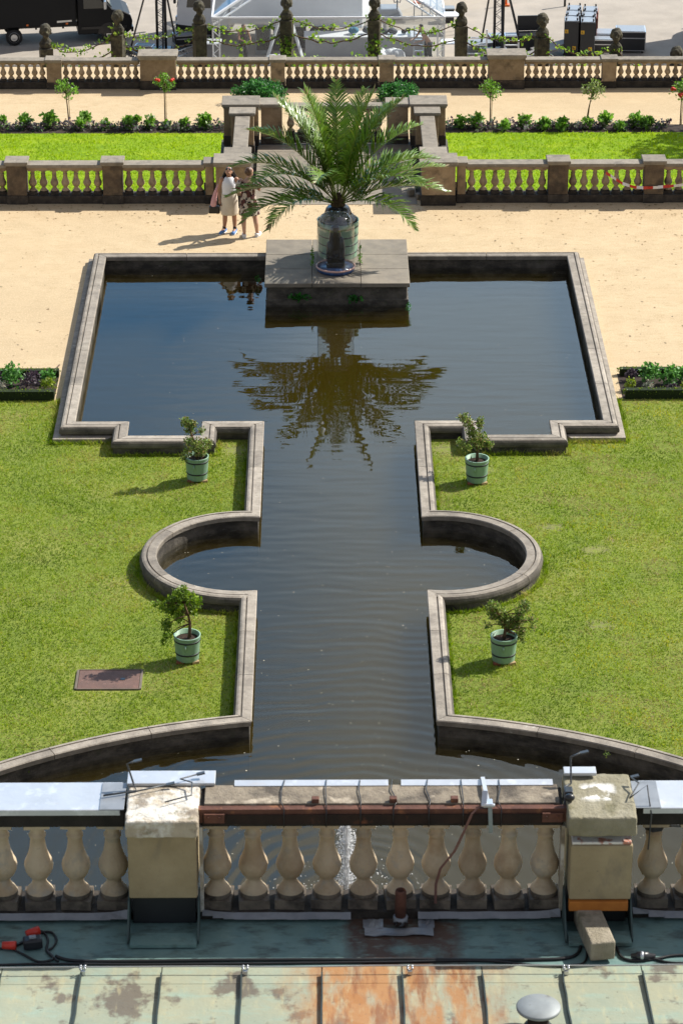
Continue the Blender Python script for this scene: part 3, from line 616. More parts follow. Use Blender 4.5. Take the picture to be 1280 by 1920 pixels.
for sg, sn in ((-1, 'left'), (1, 'right')):
    t = thing('balustrade', f'stone balustrade along the garden path to the {sn} of the stair landing', 'balustrade', (sg * 6, Y1, 0))
    xs = [3.14, 5.45, 7.79, 10.13, 12.47]
    for k in range(4):
        a, b = xs[k] + (.05 if k == 0 else .24), xs[k + 1] - .24
        if sg < 0: a, b = -b, -a
        run(t, a, b, Y1, 0, 7)
    pier(t, *sorted((sg * 2.98, sg * 3.18)), Y1 - .2, Y1 + .2, 0, 1.06)
    for k in range(1, 4): pier(t, sg * xs[k] - .24, sg * xs[k] + .24, Y1 - .22, Y1 + .22, 0, 1.09, body=M('pier stone', (.17, .125, .08), (.075, .055, .04), 4, .9, [soot], bump=.5))
    # the big corner pedestal at the landing
t0 = thing('landing_balustrade', 'stone landing balustrade with broad corner pedestals behind the palm', 'balustrade', (0, 72, 0))
for sg in (-1, 1):
    a, b = sorted((sg * 2.06, sg * 2.96)); pier(t0, a + .04, b - .04, 69.22, 69.85, 0, 1.13, .13, .06, .26)
    a, b = sorted((sg * 2.12, sg * 2.7)); pier(t0, a, b, 69.95, 70.5, 0, 1.08, .1, .05, .2)
    run(t0, 70.55, 73.35, sg * 2.36, 0, 9, rot=True, dep=.34)
    a, b = sorted((sg * 2.08, sg * 2.66)); pier(t0, a, b, 73.4, 73.85, 0, 1.07, .1, .05, .2)
    a, b = sorted((sg * 1.98, sg * 2.86)); pier(t0, a, b, 73.96, 74.65, 0, 1.13, .12, .05, .26)
    a, b = sorted((sg * 1.36, sg * 1.9)); pier(t0, a, b, 74.1, 74.6, 0, 1.09, .1, .05, .2)
run(t0, -1.28, 1.28, 74.35, 0, 9, dep=.3)
t = thing('landing', 'paved stone landing behind the palm above the lower terrace', 'landing', (0, 72, 0))
mb = MB(); mb.bb(-2.95, 2.95, 69.85, 74.8, -4.7, -.10); mb.build('wall', m_wall, t)
rl = random.Random(8); xs = [-2.0, -.7, .65, 2.0]; ysl = [69.76, 71.0, 72.3, 73.5, 74.1]
for i in range(3):
    for j in range(4):
        mb = MB(); mb.bb(xs[i] + .005, xs[i + 1] - .005, ysl[j] + .005, ysl[j + 1] - .005, -.098, -.01 - (.0 if j else .0)); mb.build('paving_slab', m_ped, t, .01)
mb = MB(); mb.bb(-2.0, 2.0, 69.3, 69.75, -.3, .012); mb.build('threshold_step', m_ped, t, .015)
for k, (x, w_) in enumerate(((1.8, .22), (1.55, .16))):
    p = at(788 - 18 * k, 372 - 6 * k, .0); mb = MB(); mb.box(p.x, p.y, .0, w_, .18, .14 + .03 * k, rz=.3); tag(mb.build('loose_stone', m_ped, None, .03), f'{"larger" if k == 0 else "smaller"} loose stone lying at the foot of the right landing pedestal', 'stone')
t = thing('terrace_wall', 'tall retaining wall of the garden terrace below the balustrade', 'wall', (0, 70.0, -4.7))
for a, b in ((-40, -2.96), (2.96, 40)):
    mb = MB(); mb.bb(a, b, 69.4, 69.9, -4.7, -.02); mb.build('wall_face', m_wall, t)
# stair rails going down on both sides of the landing
for sg, sn in ((-1, 'left'), (1, 'right')):
    t = thing('stair_wall', f'dark sloping stair wall going down beside the {sn} of the landing', 'wall', (sg * 3.0, 72, 0))
    mb = MB(); a = sg * 2.97; b = sg * 3.22
    mb.side([(70.2, -4.7), (74.4, -4.7), (74.4, -3.2), (70.2, .15)], a, b); mb.build('stair_wall', m_base, t, .01)
    mb = MB(); mb.side([(70.15, .152), (74.45, -3.25), (74.45, -3.1), (70.15, .30)], a - .03 * sg, b + .03 * sg); mb.build('coping', m_cap, t, .01)
# red and white barrier tape
pts = [atY(x, y, Y1 - .25) for x, y in ((1135, 327), (1148, 335), (1166, 347), (1186, 353), (1205, 355), (1232, 354), (1262, 351), (1290, 348))]
mb = MB(); fine = []
for a, b in zip(pts[:-1], pts[1:]):
    for k in range(3): fine.append(a.lerp(b, k / 3))
fine.append(pts[-1])
for i in range(len(fine) - 1):
    a, b = fine[i], fine[i + 1]; h = .075; tw = .02 * math.sin(i * 1.3)
    mb.add([a, b, b + Vector((0, tw, h)), a + Vector((0, tw, h))], [(0, 1, 2, 3)], (i // 2) % 2)
tag(mb.build('barrier_tape', [flat('tape red', (.55, .03, .015), .4), flat('tape white', (.75, .75, .75), .4)], fix=False), 'red and white barrier tape strung along the right balustrade', 'barrier tape')

# ------------------------------------------------------------------ lower terrace
Z2 = -4.7; Z3 = -10.0; Y2 = 94.7
sheet('lower_gravel_path', [(-60, 69.9), (60, 69.9), (60, 97.0), (-60, 97.0)], Z2 - .01, m_sandg)
for sg in (-1, 1):
    q = [(sg * 3.05, 69.95), (sg * 40, 69.95), (sg * 40, 89.75), (sg * 3.3, 89.75)]
    sheet('lower_lawn', q, Z2 - .005, m_lawn2)
    sheet('flower_bed', [(sg * 3.25, 89.75), (sg * 40, 89.75), (sg * 40, 90.55), (sg * 3.25, 90.55)], Z2, m_soil)
PG = [(.20, .37, .06), (.14, .29, .04), (.26, .42, .09), (.09, .19, .03)]
PP = [(.10, .06, .085), (.15, .11, .13), (.22, .24, .21), (.07, .05, .06), (.09, .16, .06)]
Lp = [(383, 237, 1.1), (345, 239, .8), (312, 236, .5), (282, 237, .9), (255, 230, .7), (240, 237, .9), (196, 238, .7), (160, 228, .9), (150, 239, .8), (94, 235, 1.2), (47, 236, 1.1), (4, 234, .8)]
Rp = [(862, 236, .9), (893, 236, 1.2), (946, 241, .7), (980, 235, .95), (1020, 239, .95), (1052, 240, .9), (1100, 237, .8), (1132, 234, 1.1), (1160, 241, .7), (1189, 235, 1.1), (1213, 237, .95)]
for lst, sn in ((Lp, 'left'), (Rp, 'right')):
    for k, (px, py, s) in enumerate(lst):
        p = at(px, py + 4, Z2); r = .235 * s
        o = foliage('bedding_plant', m_leaf, [(p.x, p.y, Z2 + r * .9, r, r, r * 1.0, int(170 * s)), (p.x + .05, p.y, Z2 + r * 1.35, r * .5, r * .5, r * .6, int(40 * s))], .13, PG, px, asp=.7)
        tag(o, f'{ORD[k]} leafy green bedding plant from the landing in the far {sn} flower bed', 'bedding plant', 'green plants in the far flower beds')
    xa, xb = (3.4, 10.6); bl = []; rs = np.random.RandomState(3 if sn == 'left' else 4)
    for x in np.arange(xa, xb, .17): bl.append(((-1 if sn == 'left' else 1) * x, 90.15 + rs.uniform(-.2, .2), Z2 + .12, .16, .24, .17, 34))
    tag(foliage('ground_cover', m_leaf, bl, .10, PP, 31, asp=.8), 'purple and silver ground cover between the green bedding plants', 'plants', kind='stuff')
# standard roses
def rose(px, pyb, pyt, lb, flowers, seed, lean=0, cols=PG, r=.47):
    p = at(px, pyb, Z2); zt = atY(px, pyt, p.y).z; t = thing('standard_rose', lb, 'rose tree', (p.x, p.y, Z2), group='standard roses along the lower path')
    c = Vector((p.x + lean, p.y, zt - r * .75)); mb = MB(); mb.tube([(p.x, p.y, Z2), (p.x + lean * .4, p.y, (Z2 + c.z) / 2), c], [.022, .018, .015], 6)
    rd = random.Random(seed)
    for k in range(8):
        d = Vector((rd.uniform(-1, 1), rd.uniform(-1, 1), rd.uniform(-.3, 1))).normalized() * r; mb.tube([c - Vector((0, 0, .15)), c + d * .5, c + d], [.01, .007, .003], 4)
    mb.build('stem', m_bark, t); mb = MB(); mb.tube([(p.x + .04, p.y, Z2), (p.x + .05 + lean * .5, p.y, zt - r)], .012, 5); mb.build('stake', m_wood, t)
    foliage('crown', m_leaf, [(c.x - r * .3, c.y, c.z, r * .6, r * .6, r * .5, 90), (c.x + r * .4, c.y, c.z - .05, r * .55, r * .6, r * .5, 80), (c.x, c.y, c.z + r * .35, r * .5, r * .5, r * .45, 70), (c.x + r * .1, c.y, c.z - r * .5, r * .5, r * .4, r * .35, 50)], .085, cols, seed, t, origin=t.location, asp=.7)
    for fx, fz in flowers:
        mb = MB(); f = Vector((c.x + fx, c.y - .15, c.z + fz)); rd = random.Random(int(fx * 100))
        for k in range(5): mb.ell(f + Vector((rd.uniform(-.05, .05), rd.uniform(-.05, .05), rd.uniform(-.05, .05))), (.055, .055, .045), 7, 5)
        mb.build('blossom', flat('rose red', (.62, .035, .012), .6), t)
rose(130, 232, 146, 'bushy standard rose without flowers at the far left of the lower path', [], 1, -.08)
rose(310, 234, 135, 'slim standard rose with two red blossoms at its sides before the left pedestal', [(-.2, .06), (.27, .06)], 2, r=.4)
rose(918, 234, 147, 'round green standard rose before the right pedestal', [], 3)
rose(1097, 236, 148, 'pale leaved standard rose on a leaning stem right of the pedestal', [], 4, .2, [(.2, .27, .08), (.14, .2, .05), (.26, .3, .12)])
rose(1274, 234, 148, 'standard rose with red blossoms at the right edge of the picture', [(-.28, .1), (-.05, -.15)], 5)
# dark shrubs beyond the landing
SG = [(.06, .20, .05), (.04, .14, .035), (.09, .26, .06), (.025, .085, .022)]
for px, lb, sc in ((488, 'dark green round shrub beyond the left end of the landing', 1.05), (738, 'dark green low shrub beyond the right end of the landing', .9)):
    p = at(px, 192, Z2); t = thing('evergreen_shrub', lb, 'shrub', (p.x, p.y, Z2)); rd = random.Random(px); bl = []
    for k in range(20):
        a = rd.uniform(0, 6.28); q = rd.uniform(0, .62); bl.append((p.x + math.cos(a) * q * 1.35 * sc, p.y + math.sin(a) * q, Z2 + sc * (.16 + .16 * rd.random() + .2 * (1 - q)), .28 * sc, .26 * sc, .28 * sc, 260))
    foliage('foliage', m_leaf, bl, .085, SG, px, t, origin=t.location); mb = MB()
    for k in range(5): a = k * 1.26; mb.tube([p, p + Vector((math.cos(a) * .3, math.sin(a) * .3, .35))], [.03, .01], 5)
    mb.build('stem', m_bark, t)
# the far balustrade
t = thing('balustrade', 'long far stone balustrade along the edge of the lower terrace', 'balustrade', (0, Y2, Z2))
big = [(-5.69, .58), (5.72, .58)]; small = [-16.2, -12.7, -9.1, -1.77, 1.8, 9.1, 12.7, 16.2]
for x, hw in big: pier(t, x - hw, x + hw, Y2 - .32, Y2 + .35, Z2, 1.17, .16, .07, .3)
for x in small: pier(t, x - .23, x + .23, Y2 - .22, Y2 + .22, Z2, 1.0, .12, .05, .22)
ed = sorted([(x - hw, x + hw) for x, hw in big] + [(x - .23, x + .23) for x in small])
for (a0, a1), (b0, b1) in zip(ed[:-1], ed[1:]):
    run(t, a1 + .03, b0 - .03, Y2, Z2, max(2, round((b0 - a1) / .262)), hb=.23, hbal=.58, hrail=.15, me=ME_B, base=m_base)
for o in t.children:
    if o.name.startswith('baluster'): o.scale = (1, 1, .58 / .64)
# vine terrace with herms
sheet('vine_terrace', [(-60, 97.0), (60, 97.0), (60, 106.0), (-60, 106.0)], -7.35, m_sandg)
t = thing('terrace_wall', 'dark retaining wall below the vine terrace and the stone herms', 'wall', (0, 106.2, Z3))
mb = MB(); mb.bb(-60, 60, 106.0, 106.4, Z3 - .5, -7.4); mb.build('wall_face', m_wall, t)
t = thing('terrace_wall', 'retaining wall under the far balustrade', 'wall', (0, 95.3, Z3))
mb = MB(); mb.bb(-60, 60, 96.6, 97.0, Z3 - .5, Z2 - .02); mb.build('wall_face', m_wall, t)
sheet('plaza', [(-400, 106.4), (400, 106.4), (400, 900), (-400, 900)], Z3, m_plaza)
HZ = -7.35
herm_px = [(85, 46), (220, 20), (373, 2), (537, -6), (702, -6), (865, 5), (1017, 26), (1155, 54), (1268, 88)]
def herm_parts(t):
    mb = MB(); mb.box(0, 0, 0, .40, .34, 2.25, tx=1.12, ty=1.1); mb.box(0, 0, 0, .5, .44, .25); mb.build('pillar', m_herm, t, .02, world=False)
    mb = MB(); mb.ell((0, 0, 2.38), (.235, .18, .24)); mb.ell((0, -.02, 2.62), (.11, .12, .16)); mb.ell((0, -.03, 2.86), (.165, .19, .22)); mb.ell((0, -.05, 2.74), (.12, .17, .14)); mb.tube([(0, -.2, 2.88), (0, -.25, 2.80)], [.025, .035], 5)
    mb.ell((0, .03, 2.93), (.19, .19, .18)); 
    for sx in (-1, 1): mb.ell((sx * .17, .0, 2.84), (.05, .09, .12), 8, 6)
    o = mb.build('bust', m_herm, t, world=False, fix=False); md = o.modifiers.new('remesh', 'REMESH'); md.mode = 'VOXEL'; md.voxel_size = .028; md.use_smooth_shade = True
    ds = bpy.data.textures.new('stone', 'CLOUDS'); ds.noise_scale = .08; d = o.modifiers.new('rough', 'DISPLACE'); d.texture = ds; d.strength = .06; d.texture_coords = 'LOCAL'
h0 = None; HP = []
for k, (px, py) in enumerate(herm_px):
    Yh = 0
    # distance from the height of the head
    lo_, hi_ = 96.0, 112.0
    for _ in range(40):
        Yh = (lo_ + hi_) / 2
        if atY(px, py, Yh).z > HZ + 3.08: lo_ = Yh
        else: hi_ = Yh
    p = atY(px, py, Yh); HP.append(Vector((p.x, Yh, HZ)))
print('HERMS', [tuple(round(c, 2) for c in p) for p in HP])
hn = ['leftmost stone herm, before the black van', 'stone herm with its head against the black van bonnet', 'stone herm before the white lorry at the left of the clear tent', 'stone herm before the left half of the clear tent', 'stone herm before the right half of the clear tent', 'stone herm just right of the clear tent', 'stone herm before the open black case', 'stone herm before the silver flight cases', 'rightmost dark stone herm, in the shaded corner']
for k, p in enumerate(HP):
    if h0 is None: h0 = thing('stone_herm', hn[0], 'herm', p, R(15), 'stone herms in a row'); herm_parts(h0); o = h0
    else: o = copy_tree(h0); o.location = p; o.rotation_euler = (0, 0, R(random.Random(k).uniform(-25, 25)))
    o['label'] = hn[k]; s = random.Random(k + 9).uniform(.96, 1.04); o.scale = (s, s, 1)
VG = [(.26, .40, .05), (.17, .30, .035), (.34, .46, .09), (.10, .2, .03)]
def vine(a, b, sag, lb, seed, n=120, thick=.02):
    t = thing('vine_garland', lb, 'vine', (a + b) / 2, group='vine garlands between the herms'); rd = random.Random(seed); pts = []
    for i in range(15):
        s = i / 14; p = a.lerp(b, s); p.z -= sag * 4 * s * (1 - s) - rd.uniform(-.05, .05); p.y += rd.uniform(-.05, .05); pts.append(p)
    mb = MB(); mb.tube(pts, thick, 5); mb.build('stem', m_bark, t)
    bl = []
    for i in range(15):
        if rd.random() < .9: p = pts[i]; bl.append((p.x + rd.uniform(-.1, .1), p.y, p.z + rd.uniform(-.05, .1), .2, .15, .12, int(n / 14 * rd.uniform(.3, 2.2)) + 1))
    foliage('leaves', m_leaf, bl, .12, VG, seed, t, origin=t.location, asp=.85)
for k in range(8):
    up = Vector((0, 0, 2.35)); lo = Vector((0, 0, 1.8))
    vine(HP[k] + up, HP[k + 1] + up, .45, f'{ORD[k]} upper vine garland from the left, strung between two herms', 200 + k, 110 if k < 6 else 60)
    vine(HP[k] + lo, HP[k + 1] + lo, .4, f'{ORD[k]} lower vine garland from the left, strung between two herms', 230 + k, 66 if k < 6 else 30, .025)
for k, p in enumerate(HP):
    if k in (0, 3, 4, 7): tag(foliage('climbing_vine', m_leaf, [(p.x, p.y - .2, HZ + 1.3, .35, .2, .5, 90), (p.x + .1, p.y - .2, HZ + .6, .3, .2, .5, 60)], .14, VG, k, asp=.85), f'vine leaves climbing the {ORD[k]} herm from the left', 'vine')
bl = []; rs = np.random.RandomState(12)
for k in range(190): bl.append((rs.uniform(-5.6, 5.6), rs.uniform(99, 105.6), HZ + .3, .35, .3, .4, 26))
tag(foliage('vine_bushes', m_leaf, bl, .16, VG, 77, asp=.8), 'low green vine growth seen through the far balustrade', 'vines', kind='stuff')

# trees off to the right that shade the lower lawn
t = thing('garden_tree', 'broad leafy tree at the right end of the lower terrace', 'tree', (17.6, 89.5, Z2)); mb = MB(); p = Vector((17.6, 89.5, Z2))
mb.tube([p, p + Vector((.1, 0, 2)), p + Vector((0, .2, 4))], [.28, .22, .15], 9); bl = []; rd = random.Random(3)
for k in range(26):
    d = Vector((rd.uniform(-1, 1), rd.uniform(-1, 1), rd.uniform(-.6, 1))); c = p + Vector((0, 0, 5.0)) + Vector((d.x * 2.6, d.y * 2.6, d.z * 1.9)); mb.tube([p + Vector((0, .1, 3.3)), c], [.07, .02], 5); bl.append((*c, .8, .8, .6, 110))
mb.build('trunk', m_bark, t); foliage('crown', m_leaf, bl, .26, SG, 9, t, origin=t.location)

# ------------------------------------------------------------------ plaza: vehicles, tent, masts, cases
def G(px, py): return at(px, py, Z3)
def wheel(t, x, y, r=.34, w_=.22, rim=m_alu):
    mb = MB(); c = 20
    def ring(mb, prof, m=0):
        vs = [];
        for rr_, yy in prof:
            for j in range(c): a = 2 * PI * j / c; vs.append((x + rr_ * math.cos(a), y + yy, r + rr_ * math.sin(a)))
        mb.add(vs, [(i * c + j, i * c + (j + 1) % c, (i + 1) * c + (j + 1) % c, (i + 1) * c + j) for i in range(len(prof) - 1) for j in range(c)] + [tuple(range(c)), tuple((len(prof) - 1) * c + j for j in range(c))], m, True)
    ring(mb, [(r * .62, -w_ / 2), (r * .94, -w_ / 2), (r, -w_ * .35), (r, w_ * .35), (r * .94, w_ / 2), (r * .62, w_ / 2)]); o = mb.build('wheel', m_tyre, t, world=False)
    mb = MB(); ring(mb, [(r * .2, -w_ / 2 - .012), (r * .58, -w_ / 2 + .01), (r * .64, -w_ / 2 - .004), (r * .64, w_ / 2 + .004), (r * .2, w_ / 2 + .01)]); mb.build('rim', rim, o, world=False)
m_vanblk = M('black van paint', (.008, .009, .011), (.006, .007, .009), 2, .5, spec=.25); m_glassd = flat('dark window glass', (.015, .02, .02), .06, spec=.8)
m_wind = flat('windscreen glass', (.06, .09, .085), .08, spec=.8); m_orange = flat('orange marker', (.7, .16, .02), .4); m_lamp = flat('headlamp glass', (.55, .57, .6), .1, spec=.9)
def van(lb, loc, rz, paint, boxc, group='vans and lorries on the plaza', boxh=3.15):
    t = thing('box_van', lb, 'van', loc, rz, group)
    mb = MB(); mb.front([(-2.6, .78), (2.52, .78), (2.52, boxh), (-2.6, boxh)], -1.08, 1.08); mb.build('cargo_box', boxc, t, .03, world=False)
    mb = MB(); mb.beam((-2.6, -.5, .68), (2.6, -.5, .68), .12, .18); mb.beam((-2.6, .5, .68), (2.6, .5, .68), .12, .18)
    for x in (-2.2, -.8, .9, 2.0): mb.beam((x, -1.0, .7), (x, 1.0, .7), .08, .1)
    mb.build('chassis', m_dark, t, world=False)
    mb = MB(); mb.front([(2.6, .34), (4.62, .34), (4.80, .5), (4.84, .85), (4.76, 1.1), (4.5, 1.24), (4.02, 1.36), (3.38, 2.2), (3.1, 2.36), (2.6, 2.38)], -.98, .98); mb.build('cab', paint, t, .06, world=False, seg=3)
    mb = MB(); mb.front([(2.86, 1.42), (3.82, 1.42), (3.32, 2.1), (2.86, 2.16)], -.985, -.96); mb.build('side_window', m_glassd, t, world=False)
    mb = MB(); a, b = (4.0, 1.42), (3.42, 2.2); mb.add([(a[0], -.86, a[1]), (a[0], .86, a[1]), (b[0], .8, b[1]), (b[0], -.8, b[1]), (a[0] + .03, -.86, a[1]), (a[0] + .03, .86, a[1]), (b[0] + .03, .8, b[1]), (b[0] + .03, -.8, b[1])], [(0, 3, 2, 1), (4, 5, 6, 7), (0, 1, 5, 4), (1, 2, 6, 5), (2, 3, 7, 6), (3, 0, 4, 7)]); mb.build('windscreen', m_wind, t, world=False)
    mb = MB(); mb.beam((2.75, -.995, .62), (4.6, -.995, .62), .02, .1); mb.build('side_strip', m_dark, t, world=False)
    for sy in (-1, 1):
        mb = MB(); mb.ell((4.66, sy * .74, 1.0), (.14, .22, .13)); mb.build('headlight', m_lamp, t, world=False)
        mb = MB(); mb.box(3.72, sy * 1.12, 1.42, .12, .2, .34); mb.build('mirror', m_alu if sy < 0 else m_dark, t, .03, world=False)
        for x in (0, 3.88): wheel(t, x, sy * .86)
        mb = MB()
        pts = [(3.88 + .46 * math.cos(a), .36 + .46 * math.sin(a)) for a in [PI * i / 10 for i in range(11)]]
        mb.front(pts, sy * .975, sy * .992); mb.build('wheel_arch', m_dark, t, world=False)
    for x in (.55, 2.15):
        mb = MB(); mb.box(x, -1.09, .84, .09, .03, .07); mb.build('side_marker', m_orange, t, world=False)
    mb = MB(); mb.front([(1.75, .92), (2.35, .95), (2.35, 1.02), (1.75, 1.0)], -1.095, -1.08); mb.build('trim_plate', m_alu, t, world=False)
    mb = MB(); mb.box(4.83, 0, .36, .1, 1.8, .22); mb.build('bumper', m_dark, t, .03, world=False)
    return t
a = G(28, 86); b = G(208, 78)
vrz = math.atan2(b.y - a.y, b.x - a.x)
axis = Vector((math.cos(vrz), math.sin(vrz), 0)); nrm = Vector((-axis.y, axis.x, 0))
van('black box van parked at the upper left behind the far balustrade', a + nrm * .95, vrz, m_vanblk, m_vanblk)
v2 = van('tall box van shape added out of view at the right to shade the plaza', (16.9, 117.3, Z3), R(80), m_vanblk, m_vanblk, boxh=4.2)  # unseen shadow caster, added for the dark area at the plaza's right
# white lorry
p = G(352, 66); t = thing('white_lorry', 'white lorry with black bumper parked left of the clear tent', 'lorry', (p.x, p.y, Z3), R(172))
m_lor = M('white lorry paint', (.82, .83, .85), (.76, .77, .79), 1.5, .35, spec=.5)
mb = MB(); mb.front([(-1.9, .55), (.12, .5), (.22, .8), (.22, 1.3), (.05, 2.5), (-.1, 2.75), (-1.9, 2.8)], -1.15, 1.15); mb.build('cab', m_lor, t, .06, world=False, seg=3)
mb = MB(); mb.front([(-7.4, .9), (-2.0, .9), (-2.0, 3.3), (-7.4, 3.3)], -1.2, 1.2); mb.build('cargo_box', m_lor, t, .03, world=False)
mb = MB(); mb.front([(.22, 1.45), (.245, 1.45), (.08, 2.45), (.05, 2.45)], -1.0, 1.0); mb.build('windscreen', m_glassd, t, world=False)
mb = MB(); mb.front([(.27, .35), (.27, .78), (-1.9, .62), (-1.9, .4)], -1.17, 1.17); mb.build('bumper', m_dark, t, .03, world=False)
for sy in (-1, 1):
    mb = MB(); mb.front([(-.2, 1.5), (-1.2, 1.5), (-1.2, 2.35), (-.3, 2.35)], sy * 1.155, sy * 1.165); mb.build('side_window', m_glassd, t, world=False)
    mb = MB(); mb.box(.28, sy * .8, .85, .06, .4, .2); mb.build('headlight', m_lamp, t, .02, world=False)
    mb = MB(); mb.box(.25, sy * 1.35, 1.7, .1, .16, .5); mb.build('mirror', m_dark, t, .03, world=False)
    for x in (-.9, -5.6): wheel(t, x, sy * .98, .45, .3)
# clear tent
TX0, TX1, TY0, TY1 = -4.62, 4.52, 114.2, 122.6; EV = Z3 + 2.2
t = thing('clear_tent', 'transparent event tent with white frame beyond the far balustrade', 'tent', (0, TY0, Z3))
m_pvc = clear('clear plastic', (.94, .97, .98), .08, .06, milky=(.75, .8, .85)); m_pvc2 = clear('cloudy plastic', (.9, .92, .92), .42, .15, milky=(.7, .7, .68))
ap = Vector((-.05, (TY0 + TY1) / 2, EV + 2.0)); cs = [Vector((TX0, TY0, EV)), Vector((TX1, TY0, EV)), Vector((TX1, TY1, EV)), Vector((TX0, TY1, EV))]
for i in range(4):
    a, b = cs[i], cs[(i + 1) % 4]
    mb = MB(); mb.add([a, b, ap], [(0, 1, 2)]); mb.build('roof_panel', m_pvc, t, fix=False)
    a0, b0 = Vector((a.x, a.y, Z3 + .02)), Vector((b.x, b.y, Z3 + .02)); dn = Vector((0, 0, .28))
    if i != 2:
        mb = MB(); mb.add([a0, b0, b - dn, a - dn], [(0, 1, 2, 3)]); mb.build('wall_panel', m_pvc, t, fix=False)
    out = Vector(((a.x + b.x) / 2, (a.y + b.y) / 2, 0)) - Vector((ap.x, ap.y, 0)); out = out.normalized() * .03
    mb = MB(); mb.add([a - dn + out, b - dn + out, b + out, a + out], [(0, 1, 2, 3)]); mb.build('valance', m_pvc2, t, fix=False)
    mb = MB(); mb.beam(a, b, .07, .07); mb.build('eave_beam', m_white, t)
    mb = MB(); mb.beam(a, ap, .09, .09); mb.beam(a - Vector((0, 0, .3)), ap - Vector((0, 0, .3)), .06, .06)
    for k in range(14):
        s0, s1 = k / 14, (k + 1) / 14; q = Vector((0, 0, .3)) if k % 2 else Vector(); q2 = Vector((0, 0, .3)) - q; mb.beam(a.lerp(ap, s0) - q, a.lerp(ap, s1) - q2, .03, .03)
    mb.build('rafter', m_white, t)
    mb = MB(); ins = Vector((1 if a.x < 0 else -1, 1 if a.y < 118 else -1, 0)) * .14
    for dx, dy in ((-.13, -.13), (.13, -.13), (.13, .13), (-.13, .13)): mb.beam((a.x + ins.x + dx, a.y + ins.y + dy, Z3), (a.x + ins.x + dx, a.y + ins.y + dy, EV), .05, .05)
    for k in range(9): z = Z3 + k * .24; s = 1 if k % 2 else -1; mb.beam((a.x + ins.x - .13 * s, a.y + ins.y - .13, z), (a.x + ins.x + .13 * s, a.y + ins.y - .13, z + .24), .03, .03)
    mb.build('corner_post', m_white, t)
# inside and behind the tent
def TI(px, py, Y): return atY(px, py, Y)
p0, p1 = TI(572, 68, 116.2), TI(800, 68, 116.2)
t = thing('bar_counter', 'long pale grey bar counter inside the clear tent', 'counter', ((p0.x + p1.x) / 2, 116.5, Z3))
mb = MB(); mb.bb(p0.x, p1.x, 116.2, 116.9, Z3, p0.z - .06); mb.build('front', M('grey panel', (.42, .43, .46), (.36, .37, .4), 1.5, .5), t); mb = MB(); mb.bb(p0.x - .05, p1.x + .05, 116.1, 117.0, p0.z - .058, p0.z); mb.build('counter_top', m_white, t, .01)
for k, (px, py, s, lb) in enumerate(((662, 66, .3, 'blue grey equipment bag lying on the bar counter, with a bright blue patch'), (690, 64, .26, 'dark equipment bag beside the blue one on the bar counter'), (718, 62, .24, 'dark bundle on the bar counter just right of the fifth herm'), (738, 62, .26, 'grey bundle in the middle of the right half of the bar counter'), (760, 62, .22, 'rightmost dark bundle on the bar counter'))):
    p = TI(px, py, 116.5); mb = MB(); rd = random.Random(k)
    for j in range(4): mb.ell((p.x + rd.uniform(-.12, .12), p.y + rd.uniform(-.1, .1), p0.z + s * .35 + rd.uniform(0, .12)), (s * .5, s * .45, s * .4), 9, 6)
    tag(mb.build('equipment_bag', flat('bag cloth', (.06, .20, .30) if k == 0 else (.05 + .03 * (k % 2), .06 + .03 * (k % 2), .07 + .04 * (k % 2)), .8)), lb, 'bag')
m_bx = flat('dark cabinet', (.05, .055, .06), .4); m_bx2 = flat('grey cabinet', (.24, .26, .28), .45)
for px0, px1, py0, py1, Y, lb, mt in ((478, 508, 44, 104, 116.6, 'dark grey cabinet inside the tent behind the white trestle', m_bx2), (512, 536, 50, 104, 117.2, 'narrow dark cabinet behind the fourth herm', m_bx), (548, 574, 50, 104, 117.6, 'dark drinks fridge at the left end of the bar counter', m_bx)):
    a, b = TI(px0, py0, Y), TI(px1, py1, Y); t = thing('cabinet', lb, 'cabinet', ((a.x + b.x) / 2, Y, Z3))
    mb = MB(); mb.bb(a.x, b.x, Y, Y + .6, Z3, a.z); mb.build('body', mt, t, .02); mb = MB(); mb.bb(a.x + .06, b.x - .06, Y - .02, Y, Z3 + .2, a.z - .15); mb.build('door', m_glassd, t, .01)
    mb = MB(); mb.bb(a.x - .02, b.x + .02, Y - .03, Y + .63, a.z, a.z + .05); mb.build('top', m_alu, t)
a, b = TI(415, 32, 124.5), TI(690, 32, 124.5)
t = thing('catering_trailer', 'grey catering trailer with dark open hatches behind the clear tent', 'trailer', ((a.x + b.x) / 2, 124.5, Z3)); bz = a.z - .1
mb = MB(); mb.bb(a.x, b.x, 124.5, 127.0, max(Z3 + .3, bz - .3), bz + 2.4); mb.build('body', M('trailer grey', (.30, .32, .33), (.25, .27, .28), .8, .5), t, .05)
for px0, px1 in ((590, 618), (622, 682)):
    q0, q1 = TI(px0, 26, 124.5), TI(px1, 6, 124.5); mb = MB(); mb.bb(q0.x, q1.x, 124.44, 124.5, q0.z, q1.z + .6); mb.build('hatch', m_glassd, t, .01)
mb = MB(); q = TI(457, 11, 124.4); mb.lathe([(.26, -.03), (.28, 0), (.26, .03)], 20); mb.v = [(q.x + x, 124.42 + z, q.z + y) for x, y, z in mb.v]; mb.build('round_vent', m_bx, t)
for x in (a.x + 1, b.x - 1): wheel(t, x - t.location.x, .2)
q = TI(489, 25, 123.5); mb = MB(); mb.box(q.x, 123.5, q.z - .3, .6, .5, .06)
for dx in (-.28, .28):
    for dy in (-.22, .22): mb.box(q.x + dx, 123.5 + dy, Z3, .04, .04, q.z - .3 - Z3)
tag(mb.build('side_table', m_alu), 'small white folding table in front of the grey trailer', 'table')
